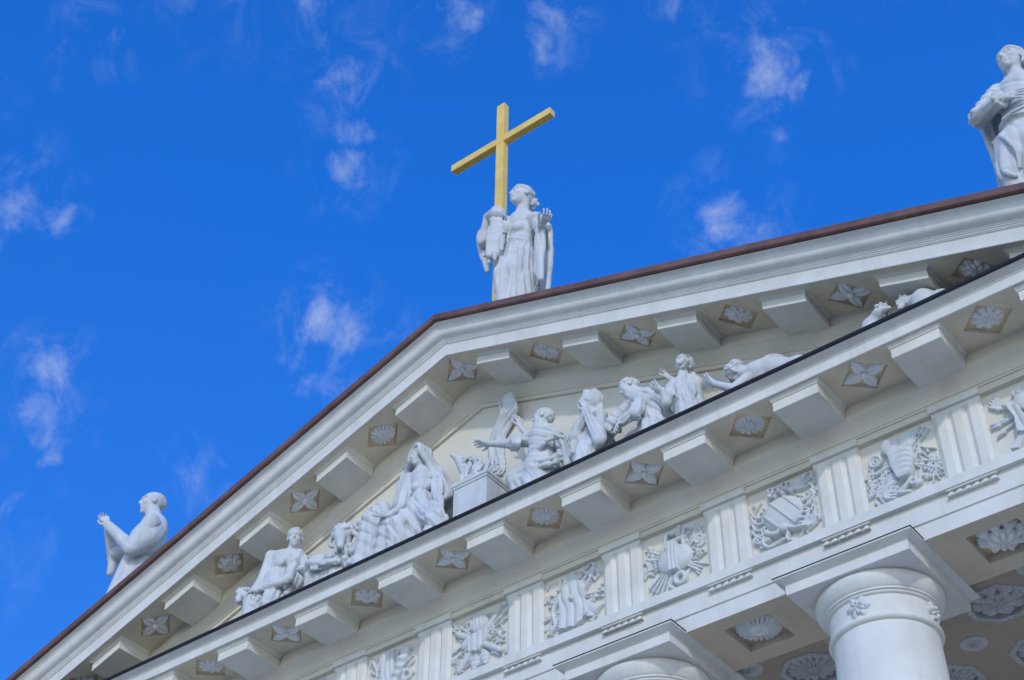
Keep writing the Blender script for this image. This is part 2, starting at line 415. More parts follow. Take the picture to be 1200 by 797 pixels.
def quatre_mesh(name, mat, A, H):
    """four pointed leaves that reach the corners of a lozenge of half diagonal A"""
    m = MB()
    for q in range(4):
        th = q*math.pi/2; rows = []
        for i in range(13):
            f = i/12; w = A*.27*(math.sin(math.pi*min(1, f*.80+.17))**.9)*(1-f**5)+.002
            w *= 1+.10*math.sin(f*22)
            row = []
            for j in range(9):
                s = -1+j/4.0; hh = H*(.30+.7*math.sin(math.pi*(.15+.8*f)))*(1-.55*abs(s)**1.6)
                hh *= .78+.22*math.cos(s*9)
                if j in (0, 8): hh = -.015
                if abs(s) < .05: hh *= .35
                r = .02+A*.97*f; x = r; y = s*w
                row.append((x*math.cos(th)-y*math.sin(th), x*math.sin(th)+y*math.cos(th), hh))
            rows.append(row)
        m.loft(rows, closed=False)
    rings = []
    for i in range(6):
        f = i/5; rr = A*.14*math.sin(f*math.pi/2)+.001
        rings.append([(rr*math.cos(2*math.pi*k/16), rr*math.sin(2*math.pi*k/16), H*(.5+.75*math.cos(f*math.pi/2))) for k in range(16)])
    m.loft(rings, cap0=True)
    o = m.build(name, mat); d = o.data; bpy.data.objects.remove(o)
    d.polygons.foreach_set('use_smooth', [True]*len(d.polygons))
    return d

FLOWERS = [flower_mesh('rosette_a', 'rosette', .28, 13, .07, 1, seed=1), flower_mesh('rosette_b', 'rosette', .27, 9, .06, 2, notch=.2, seed=2),
           flower_mesh('rosette_c', 'rosette', .27, 7, .06, 2, notch=.22, lobed=3, seed=3), flower_mesh('rosette_d', 'rosette', .28, 15, .07, 1, core=.42, seed=4)]
QUATRE = quatre_mesh('leaf_cross', 'rosette', .43, .10)
DOWN = Matrix(((1, 0, 0, 0), (0, -1, 0, 0), (0, 0, -1, 0), (0, 0, 0, 1)))
def put(name, me, parent, mat4):
    o = link(name, me, parent); o.matrix_local = mat4; return o

# --- horizontal cornice: soffit with lozenge coffers, corona, small mouldings, flashing
ZS = 18.842; YB, YF = -.245, -1.285
m = MB(); fl = MB(); a = .43; YC = -.80
for x in MET:
    recess(m, fl, (x-S/2, x+S/2, YF, YB), [(x-a, YC), (x, YC-a), (x+a, YC), (x, YC+a)], .065, lambda u, v, w: (u, v, ZS+w))
for sx in (-1, 1):
    m.add([(sx*12.1, YF, ZS), (sx*HW, YF, ZS), (sx*HW, YB, ZS), (sx*12.1, YB, ZS)], [(0, 1, 2, 3)])
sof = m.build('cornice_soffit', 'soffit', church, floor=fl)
m = MB()
cor = [(YF, ZS), (YF, ZS-.012), (-1.312, ZS-.016), (-1.32, ZS-.008), (-1.322, ZS+.2), (-1.325, ZS+.232), (-1.345, ZS+.236), (-1.348, ZS+.255), (-1.36, ZS+.259), (-1.40, ZS+.262), (-1.44, ZS+.27), (-1.47, ZS+.285), (-1.487, ZS+.31), (-1.487, ZS+.34), (-1.3, ZS+.345)]
m.extrude(cor, [-HW, HW])
corn = m.build('cornice', 'white', church, True, 40)
m = MB(); m.extrude([(-1.40, 19.125), (-1.505, 19.118), (-1.512, 19.122), (-1.512, 19.172), (-1.506, 19.178), (0.1, 19.32)], [-HW-.03, HW+.03])
m.build('flashing', 'tar', corn)
# mutules
w = .4265; mut_me = None
def mutule_mesh(w, yf, yb, z0, z1, zs, name):
    m = MB(); rings = []
    for e, z in ((-.006, z0), (0, z0+.006), (0, z1), (.02, z1+.003), (.02, z1+.02), (.03, z1+(zs-z1)*.55), (.055, z1+(zs-z1)*.8), (.065, zs+.002)):
        rings.append([(-w-e, yb, z), (-w-e, yf-e, z), (w+e, yf-e, z), (w+e, yb, z)])
    m.loft(rings); n = 4
    m.f.append((3, 2, 1, 0)) if False else m.add(rings[0], [(0, 3, 2, 1)])
    return m
m = mutule_mesh(w, -1.2034, -.27, 18.564, 18.755, ZS, 'mutule')
for i, x in enumerate(TRI):
    if mut_me is None: o = m.build('mutule', 'mutule', church); mut_me = o.data
    else: o = link('mutule', mut_me, church)
    o.location.x = x
# flowers in the coffers: leaves and rosettes take turns
for i, x in enumerate(MET):
    if x < -7: continue
    k = i+1
    tr = Matrix.Translation((x, YC, ZS+.063))
    if k % 2 == 1: put('rosette', FLOWERS[(k//2) % 4], church, tr @ Matrix.Rotation(.3*k, 4, 'Z') @ DOWN)
    else: put('leaf_rosette', QUATRE, church, tr @ Matrix.Rotation((.06, -.05, .03)[k % 3], 4, 'Z') @ DOWN)

# --- raking cornice
RXS = [-HW, 0, HW]; rz = lambda x: ZCB - T*abs(x)
RYB, RYF = -.235, -1.285; RYC = -.745
RM = [S*(i+.5) for i in range(-6, 6)]
RC = [S*i for i in range(-6, 7)]
m = MB(); fl = MB()
for x in RC:
    if abs(x) > 13: continue
    recess(m, fl, (x-S/2, x+S/2, RYF, RYB), [(x-a, RYC), (x, RYC-a), (x+a, RYC), (x, RYC+a)], .065, lambda u, v, w: (u, v, rk(u)+w))
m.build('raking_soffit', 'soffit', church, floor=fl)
m = MB()
rp = [(RYF, 0), (RYF, -.010), (-1.312, -.014), (-1.32, -.006), (-1.325, .262), (-1.33, .281), (-1.348, .285), (-1.352, .300), (-1.365, .305), (-1.368, .330), (-1.385, .335), (-1.388, .362), (-1.402, .370), (-1.405, .392), (-1.43, .400)]
for i in range(13):     # cyma
    f = i/12; rp.append((-1.43-.235*(f+.10*math.sin(2*math.pi*f)), .402+.262*(f-.07*math.sin(2*math.pi*f))))
rp += [(-1.668, .672), (-1.3, .68)]
m.extrude(rp, RXS, rz)
rake = m.build('raking_cornice', 'white', church, True, 40)
m = MB(); m.extrude([(-1.5, .690), (-1.742, .690), (-1.752, .700), (-1.752, .835), (-1.742, .848), (-1.5, .852), (1.0, .862)], RXS, rz)
m.build('copper_edge', 'copper', church)
m = mutule_mesh(.423, -1.1015, -.25, -.2425, -.05, 0, 'mutule')
V = np.concatenate(m.v)
for x in RM:
    mm = MB(); P_ = V.copy(); P_[:, 0] += x; P_[:, 2] += np.array([rk(q) for q in P_[:, 0]]); mm.add(P_, m.f)
    mm.build('mutule', 'mutule', church)
def shear(x): 
    s = -T if x > 0 else (T if x < 0 else 0)
    M = Matrix.Identity(4); M[2][0] = s; return M
QUATRE_APEX = QUATRE.copy(); co = np.empty(len(QUATRE.vertices)*3); QUATRE.vertices.foreach_get('co', co); co = co.reshape(-1, 3)
co[:, 2] += T*np.abs(co[:, 0]); QUATRE_APEX.vertices.foreach_set('co', co.ravel())
def sheared(me, s):
    d = me.copy(); c = np.empty(len(d.vertices)*3); d.vertices.foreach_get('co', c); c = c.reshape(-1, 3); c[:, 2] += s*c[:, 0]; d.vertices.foreach_set('co', c.ravel()); return d
SH = {}
for i, x in enumerate(RC):
    if x < -11 or x > 11.5: continue
    k = int(round(x/S))
    tr = Matrix.Translation((x, RYC, rk(x)+.063))
    if k % 2 == 0:
        me = QUATRE_APEX if k == 0 else SH.setdefault(('q', x > 0), sheared(QUATRE, T if x > 0 else -T))
        put('leaf_rosette', me, church, tr @ DOWN)
    else:
        fi = (k//2) % 4
        me = SH.setdefault((fi, x > 0), sheared(FLOWERS[fi], T if x > 0 else -T)) if False else sheared(FLOWERS[fi], T if x > 0 else -T)
        put('rosette', me, church, tr @ DOWN)
# bands under the raking soffit and the tympanum wall
m = MB(); m.extrude([(-.235, .02), (-.235, -.19), (-.245, -.20), (-.245, -.26), (-.225, -.27), (-.20, -.30), (-.13, -.40), (-.09, -.46), (-.08, -.475), (-.08, -.50), (-.06, -.505), (-.06, -.60), (.01, -.605)], RXS, rz)
m.build('raking_bed_moulding', 'cream', church)
m = MB(); m.add([(-HW, 0, 19.0), (HW, 0, 19.0), (HW, 0, rk(HW)), (0, 0, ZCB), (-HW, 0, rk(HW))], [(0, 1, 2, 3, 4)])
m.build('tympanum', 'ground_cream', church)

# --- columns
def column(x):
    c = empty('column'); c.parent = church; c.location = (x, .8, 0)
    sh = MB()
    pr = [(1.02, 1.10)]
    for i in range(17):
        f = i/16; pr.append((1.0-.168*(f**1.6), 1.15+13.72*f))
    sh.lathe(pr, n=72)
    sh.build('shaft', 'white', c, True, 40)
    sh = MB(); sh.lathe([(1.3, .75), (1.3, .8), (1.34, .86), (1.34, .96), (1.28, 1.03), (1.12, 1.05), (1.1, 1.1), (1.02, 1.12)], n=48)
    sh.build('base', 'white', c, True, 40)
    sh = MB(); sh.box(-1.4, 1.4, -1.4, 1.4, .45, .76); sh.build('plinth', 'white', c)
    k = MB()
    k.lathe([(.832, 14.86), (.85, 14.865), (.885, 14.885), (.90, 14.92), (.89, 14.955), (.862, 14.97), (.862, 14.99), (.845, 15.0)], n=96)
    k.build('astragal', 'white', c, True, 40); k = MB()
    k.lathe([(.85, 14.99), (.85, 15.31), (.875, 15.32), (.89, 15.335), (.89, 15.355), (.905, 15.36), (.925, 15.375), (.925, 15.40), (.935, 15.405), (.96, 15.435), (.99, 15.48), (1.015, 15.53), (1.03, 15.585), (1.03, 15.63), (1.02, 15.66), (1.0, 15.681)], n=96)
    cap = k.build('capital', 'white', c, True, 40)
    b = MB(); rings = []
    for e, z in ((1.077, 15.68), (1.083, 15.686), (1.083, 15.868), (1.098, 15.872), (1.098, 15.885), (1.115, 15.89), (1.15, 15.905), (1.19, 15.925), (1.215, 15.932), (1.222, 15.94), (1.222, 15.962), (1.0, 15.97)):
        rings.append([(-e, -e, z), (e, -e, z), (e, e, z), (-e, e, z)])
    b.loft(rings, cap0=True, cap1=True)
    b.build('abacus', 'white', c)
    lead = MB(); rings = []
    for e, z in ((1.2, 15.963), (1.236, 15.964), (1.236, 15.975), (1.2, 15.977)):
        rings.append([(-e, -e, z), (e, -e, z), (e, -.74, z), (-e, -.74, z)])
    lead.loft(rings, cap0=True, cap1=True); lead.build('abacus_flashing', 'tar', c)
    for q in range(4):
        th = q*math.pi/2
        n_ = Vector((math.sin(th), -math.cos(th), 0))
        R_ = n_.to_track_quat('Z', 'Y').to_matrix().to_4x4()
        put('rosette', NECK, c, Matrix.Translation(Vector((n_.x*.845, n_.y*.845, 15.155))) @ R_)
NECK = flower_mesh('neck_rosette', 'relief', .20, 6, .07, 2, notch=.25, lobed=2)
for x in COLX: column(x)

# rosettes in the architrave panels
BIG = [flower_mesh('panel_flower_many', 'rosette', .41, 22, .11, 1, core=.5, notch=.14), flower_mesh('panel_flower_broad', 'rosette', .42, 8, .15, 2, lobed=3, core=.36, notch=.26)]
for c in PAN:
    if c < 0: continue
    put('panel_rosette', BIG[1 if c > 7.7 else 0], church, Matrix.Translation((c, .785, 15.941+.12)) @ DOWN)

# --- portico ceiling with octagonal coffers
ZC = 16.10
m = MB(); fl = MB(); orn = MB(); PX, PY = 1.75, 1.80
CX = [9.0+PX*i for i in range(-12, 3)]; CY = [2.6, 4.4, 6.2]
for cx in CX:
    for cy in CY:
        oc = [(cx+.50*math.cos(math.pi/8+k*math.pi/4), cy+.50*math.sin(math.pi/8+k*math.pi/4)) for k in range(8)]
        recess(m, fl, (cx-PX/2, cx+PX/2, cy-PY/2, cy+PY/2), oc, .13, lambda u, v, w: (u, v, ZC+w*.6))
xa, xb = CX[0]-PX/2, CX[-1]+PX/2
m.add([(xa, 1.6, ZC), (xb, 1.6, ZC), (xb, 1.7, ZC), (xa, 1.7, ZC)], [(0, 1, 2, 3)])
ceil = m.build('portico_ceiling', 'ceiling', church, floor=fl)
def octa_frame():
    m = MB(); rings = []
    for r, z in ((.60, 0), (.595, .012), (.58, .016), (.53, .014), (.51, .012), (.50, .010), (.495, 0), (.495, -.11)):
        rings.append([(r*math.cos(math.pi/8+k*math.pi/4), r*math.sin(math.pi/8+k*math.pi/4), z) for k in range(8)])
    m.loft(rings)
    for k in range(32):       # egg beads along the frame
        s = k/4.0; i = int(s); f = s-i+.125
        p0 = np.array([math.cos(math.pi/8+i*math.pi/4), math.sin(math.pi/8+i*math.pi/4)])*.56; p1 = np.array([math.cos(math.pi/8+(i+1)*math.pi/4), math.sin(math.pi/8+(i+1)*math.pi/4)])*.56
        p = p0+(p1-p0)*f; d = (p1-p0)/np.linalg.norm(p1-p0); nn = np.array([d[1], -d[0]])
        def P3(a, b, h): q = p+d*a+nn*b; return (q[0], q[1], h)
        m.loft([[P3(-.042, 0, .012), P3(0, -.025, .012), P3(.042, 0, .012), P3(0, .025, .012)], [P3(-.028, 0, .03), P3(0, -.015, .03), P3(.028, 0, .03), P3(0, .015, .03)]], cap1=True)
    o = m.build('octagon_frame', 'ceil_orn'); d = o.data; bpy.data.objects.remove(o); return d
OCT = octa_frame()
CF = [flower_mesh('ceiling_flower_a', 'ceil_orn', .47, 8, .08, 2, lobed=3, core=.25, notch=.25), flower_mesh('ceiling_flower_b', 'ceil_orn', .47, 16, .07, 2, core=.25, notch=.2), flower_mesh('ceiling_flower_c', 'ceil_orn', .47, 12, .08, 2, core=.3, notch=.25)]
SMALL = flower_mesh('ceiling_boss', 'ceil_orn', .15, 8, .03, 1, core=.35, notch=.12)
RING = None
def boss_ring():
    m = MB(); m.lathe([(.24, 0), (.235, .010), (.20, .012), (.185, .006), (.0, .006)], n=32)
    o = m.build('boss_ring', 'ceil_orn'); d = o.data; bpy.data.objects.remove(o); return d
RING = boss_ring()
for i, cx in enumerate(CX):
    for j, cy in enumerate(CY):
        if cx < 3.0: continue
        o = put('octagon_coffer', OCT, church, Matrix.Translation((cx, cy, ZC-.004)) @ DOWN)
        put('rosette', CF[(i+j*2) % 3], o, Matrix.Translation((0, 0, -.06)))
        if j < 2:
            o = put('ceiling_boss', RING, church, Matrix.Translation((cx+PX/2, cy+PY/2, ZC-.003)) @ DOWN)
            put('rosette', SMALL, o, Matrix.Translation((0, 0, .006)))
        if j == 0:
            o = put('ceiling_boss', RING, church, Matrix.Translation((cx+PX/2, cy-.68, ZC-.003)) @ DOWN)
            put('rosette', SMALL, o, Matrix.Translation((0, 0, .006)))

# --- body of the church behind the portico, steps, roof
m = MB(); m.box(-12.9, 12.9, 7.3, 48, 0, 18.6, skip='du')
m.build('nave_wall', 'white', church)
m = MB(); m.add([(-HW, .9, rk(HW)+.86), (0, .9, ZCB+.86), (0, 50, ZCB+.86), (-HW, 50, rk(HW)+.86), (HW, .9, rk(HW)+.86), (HW, 50, rk(HW)+.86)], [(0, 1, 2, 3), (1, 4, 5, 2)])
m.add([(-HW, 50, 18.5), (HW, 50, 18.5), (HW, 50, rk(HW)+.85), (0, 50, ZCB+.85), (-HW, 50, rk(HW)+.85)], [(0, 1, 2, 3, 4)])
for sx in (-1, 1): m.add([(sx*(HW-.02), .2, 18.85), (sx*(HW-.02), 50, 18.85), (sx*(HW-.02), 50, rk(HW)+.84), (sx*(HW-.02), .2, rk(HW)+.84)], [(0, 1, 2, 3)])
m.build('roof', 'roof', church)
for k in range(3):
    m = MB(); m.box(-15.5+.4*k, 15.5-.4*k, -2.6+.4*k, 8, .15*k, .15*(k+1), skip='d'); m.build('step', 'paving', church)
# ------------------------------------------------------------------ sculpting: signed distances on a grid, meshed with surface nets
def unit(v):
    v = np.asarray(v, float); return v/(np.linalg.norm(v)+1e-12)

class Sculpt:
    def __init__(s, h, rs=1.0): s.h = h; s.p = []; s.folds = []; s.rs = rs
    def fold(s, c, r, g, freq=10.0, amp=.045, seed=0.0, rz=None):
        """pleats around c within r, their lines running across direction g"""
        s.folds.append((np.asarray(c, float), float(r), unit(g), freq, amp, seed, rz or r)); return s
    def drape(s, P):
        out = np.zeros(len(P))
        for c, r, g, fq, am, sd, rz in s.folds:
            d = P-c; q = (d[:, 0]**2+d[:, 1]**2)/r**2+d[:, 2]**2/rz**2
            w = np.clip(1.25-q, 0, .5)*2; w = w*w*(3-2*w)
            x, y, z = P[:, 0], P[:, 1], P[:, 2]
            ph = 1.3*fq*(P@g)+.8*np.sin(1.7*z+1.1*x+sd)+.32*np.sin(3.3*x-2.6*z+2*y+sd*2)+.10*np.sin(7.1*z+5*y)
            am2 = .65+.35*np.sin(2.7*x+1.9*z+3*y+sd*3)
            h = np.abs(np.sin(ph)); h2 = np.abs(np.sin(2.13*ph+1.0+sd))
            out += w*am*am2*1.05*((h**.6-.70)*1.25+.42*(h2**.7-.66))
        return out
    # every primitive: (function(P) -> distance, lo, hi, blend, sign)
    def _add(s, fn, lo, hi, k, sign=1): s.p.append((fn, np.asarray(lo, float), np.asarray(hi, float), max(.008, k*.6), sign))
    def cap(s, a, b, ra, rb=None, k=.05, fold=None, flat=None, sign=1):
        """tapered limb from a to b; fold=(count, depth, phase, twist) pleats it; flat=(direction, ratio) widens it"""
        a = np.asarray(a, float); b = np.asarray(b, float); rb = ra if rb is None else rb; ra = ra*s.rs; rb = rb*s.rs
        ba = b-a; L2 = float(ba@ba)+1e-9; ax = ba/math.sqrt(L2)
        e1 = np.array([0, -1, 0.]) if abs(ax[1]) < .8 else np.array([1., 0, 0]); e1 = unit(e1-ax*(e1@ax)); e2 = np.cross(ax, e1)
        fd = None
        if flat is not None:
            fd = np.asarray(flat[0], float); fd = unit(fd-ax*(fd@ax)); fr = flat[1]
        wmax = max(ra, rb)*(max(1, flat[1]) if flat else 1)+(fold[1] if fold else 0)
        def fn(P):
            d = P-a; t = np.clip((d@ba)/L2, 0, 1)
            q = d-t[..., None]*ba
            if fd is not None:
                c = q@fd; q = q-(c*(1-1/fr))[..., None]*fd
            r = ra+(rb-ra)*t
            if fold:
                n, dep, ph, tw = fold
                th = np.arctan2(q@e2, q@e1)
                g = np.abs(np.sin(.5*n*th+ph+tw*t+.55*np.sin(2*th+4*t+ph)))
                r = r+dep*(g-.55)*np.clip(.35+.9*t, 0, 1)
            return np.sqrt((q*q).sum(-1))-r
        s._add(fn, np.minimum(a, b)-wmax, np.maximum(a, b)+wmax, k, sign); return s
    def ell(s, c, r, R=None, k=.05, sign=1, fold=None):
        c = np.asarray(c, float); r = (np.asarray(r, float) if np.ndim(r) else np.array([r, r, r], float))*s.rs
        R = np.eye(3) if R is None else np.asarray(R, float); m = r.max(); mn = r.min()
        def fn(P):
            q = (P-c)@R.T; q = q/r
            l = np.sqrt((q*q).sum(-1))
            l2 = np.sqrt(((q/r)**2).sum(-1))+1e-9
            return l*(l-1)/l2
        ext = np.abs(R.T)@r
        s._add(fn, c-ext, c+ext, k, sign); return s
    def tube(s, pts, r, k=.03, sub=6, flat=None, fold=None):
        """smooth curve through points with radii"""
        P = np.array(pts, float); rr = np.array(r if np.ndim(r) else [r]*len(P), float)
        n = len(P); out = []; ro = []
        for i in range(n-1):
            p0, p1, p2, p3 = P[max(i-1, 0)], P[i], P[i+1], P[min(i+2, n-1)]
            for j in range(sub):
                t = j/sub
                out.append(.5*((2*p1)+(-p0+p2)*t+(2*p0-5*p1+4*p2-p3)*t*t+(-p0+3*p1-3*p2+p3)*t**3)); ro.append(rr[i]+(rr[i+1]-rr[i])*t)
        out.append(P[-1]); ro.append(rr[-1])
        for i in range(len(out)-1): s.cap(out[i], out[i+1], ro[i], ro[i+1], k if i == 0 else min(k, .02), flat=flat, fold=fold)
        return s
    def box(s, c, half, R=None, rad=.02, k=.03, sign=1):
        c = np.asarray(c, float); half = np.asarray(half, float)-rad; R = np.eye(3) if R is None else np.asarray(R, float)
        def fn(P):
            q = np.abs((P-c)@R.T)-half
            return np.sqrt((np.maximum(q, 0)**2).sum(-1))+np.minimum(q.max(-1), 0)-rad
        ext = np.abs(R.T)@(half+rad); s._add(fn, c-ext, c+ext, k, sign); return s
    def sheet(s, grid, th, k=.03, wave=None):
        """cloth spread over a lattice of points [row][col]: many short thick capsules between rows, pleated by wave=(n, depth, phase)"""
        G = np.array(grid, float)          # rows x cols x 3
        nr, nc = G.shape[:2]
        M_ = wave[0] if wave else (nc-1)*3
        u = np.linspace(0, nc-1, M_*2+1)
        def row(g):
            i = np.clip(u.astype(int), 0, nc-2); f = (u-i)[:, None]
            f = f*f*(3-2*f) if False else f
            return g[i]*(1-f)+g[i+1]*f
        rows = [row(g) for g in G]
        # offset alternate strands outward so that pleats appear
        for a in range(nr-1):
            for j in range(len(u)):
                t = th*(1.0 if j % 2 == 0 else .62)
                s.cap(rows[a][j], rows[a+1][j], t, t, k)
        return s
    def mesh(s, cloth=None, floor=None):
        h = s.h
        if cloth is None and s.folds: cloth = s.drape
        lo = np.min([p[1] for p in s.p if p[4] > 0], axis=0)-3*h; hi = np.max([p[2] for p in s.p if p[4] > 0], axis=0)+3*h
        n = np.ceil((hi-lo)/h).astype(int)+1
        G = np.full(tuple(n), 9.0, np.float32)
        axs = [lo[i]+h*np.arange(n[i]) for i in range(3)]
        for fn, a, b, k, sg in s.p:
            m = k+2.5*h
            i0 = np.maximum(np.floor((a-m-lo)/h).astype(int), 0); i1 = np.minimum(np.ceil((b+m-lo)/h).astype(int)+1, n)
            if (i1 <= i0).any(): continue
            sl = tuple(slice(i0[q], i1[q]) for q in range(3))
            X, Y, Z = np.meshgrid(axs[0][sl[0]], axs[1][sl[1]], axs[2][sl[2]], indexing='ij')
            d = fn(np.stack([X, Y, Z], -1)).astype(np.float32); g = G[sl]
            if sg > 0:
                hh = np.clip(.5+.5*(g-d)/k, 0, 1); G[sl] = g+(d-g)*hh-k*hh*(1-hh)
            else:
                d = -d; hh = np.clip(.5-.5*(g-d)/k, 0, 1); G[sl] = g+(d-g)*hh+k*hh*(1-hh)
        if cloth is not None:
            band = np.abs(G) < .12
            idx = np.argwhere(band); Pp = lo+idx*h
            G[band] -= cloth(Pp).astype(np.float32)
        if floor is not None:      # cut flat where it stands
            Z = lo[2]+h*np.arange(n[2]); G = np.maximum(G, (floor-Z)[None, None, :].astype(np.float32))
        return nets(G, lo, h)

def nets(G, lo, h):
    ins = G < 0
    nx, ny, nz = G.shape
    c = np.zeros((nx-1, ny-1, nz-1), np.int8)
    for dx in (0, 1):
        for dy in (0, 1):
            for dz in (0, 1): c += ins[dx:nx-1+dx, dy:ny-1+dy, dz:nz-1+dz]
    act = (c > 0) & (c < 8)
    cells = np.argwhere(act); ids = np.full(act.shape, -1, np.int64); ids[act] = np.arange(len(cells))
    acc = np.zeros((len(cells), 3)); cnt = np.zeros(len(cells))
    I, J, K = cells.T
    for ax in range(3):
        o = [q for q in range(3) if q != ax]
        for u in (0, 1):
            for v in (0, 1):
                off = [0, 0, 0]; off[o[0]] = u; off[o[1]] = v
                a = G[I+off[0], J+off[1], K+off[2]]; off2 = list(off); off2[ax] = 1
                b = G[I+off2[0], J+off2[1], K+off2[2]]
                m = (a < 0) != (b < 0)
                t = np.where(m, a/(a-b+1e-20), 0)
                pp = np.zeros((len(cells), 3)); pp[:, o[0]] = u; pp[:, o[1]] = v; pp[:, ax] = t
                acc[m] += pp[m]; cnt[m] += 1
    V = lo+h*(cells+acc/np.maximum(cnt, 1)[:, None])
    F = []
    for ax in range(3):
        o = [(ax+1) % 3, (ax+2) % 3]
        sl0 = [slice(None)]*3; sl1 = [slice(None)]*3; sl0[ax] = slice(0, -1); sl1[ax] = slice(1, None)
        A = ins[tuple(sl0)]; B = ins[tuple(sl1)]
        e = np.argwhere(A != B)
        ok = (e[:, o[0]] > 0) & (e[:, o[1]] > 0)
        for q in range(3):
            ok &= e[:, q] < (act.shape[q])
        e = e[ok]; s_ = A[tuple(e.T)]
        def cid(u, v):
            q = e.copy(); q[:, o[0]] -= u; q[:, o[1]] -= v; return ids[tuple(q.T)]
        f = np.stack([cid(1, 1), cid(0, 1), cid(0, 0), cid(1, 0)], 1)
        f[~s_] = f[~s_][:, ::-1]
        F.append(f)
    F = np.concatenate(F); F = F[(F >= 0).all(1)]
    return V, F

def mesh_object(name, parts, mat, parent=None, origin=None):
    """join (V, F) pieces into one mesh object with smooth shading"""
    Vs = []; Fs = []; o = 0
    for V, F in parts: Vs.append(V); Fs.append(F+o); o += len(V)
    V = np.concatenate(Vs).astype(np.float32); F = np.concatenate(Fs).astype(np.int32)
    org = np.zeros(3) if origin is None else np.asarray(origin, float)
    me = bpy.data.meshes.new(name)
    me.vertices.add(len(V)); me.vertices.foreach_set('co', (V-org).astype(np.float32).ravel())
    me.loops.add(F.size); me.loops.foreach_set('vertex_index', F.ravel())
    me.polygons.add(len(F)); me.polygons.foreach_set('loop_start', np.arange(0, F.size, 4, dtype=np.int32)); me.polygons.foreach_set('loop_total', np.full(len(F), 4, np.int32))
    me.update(calc_edges=True); me.validate()
    me.polygons.foreach_set('use_smooth', [True]*len(me.polygons))
    me.materials.append(MAT[mat])
    ob = bpy.data.objects.new(name, me); COL.objects.link(ob); ob.location = org
    if parent is not None:
        ob.parent = parent; ob.location = org-np.array(parent.location)
    return ob

def A_(*v): return np.array(v, float)

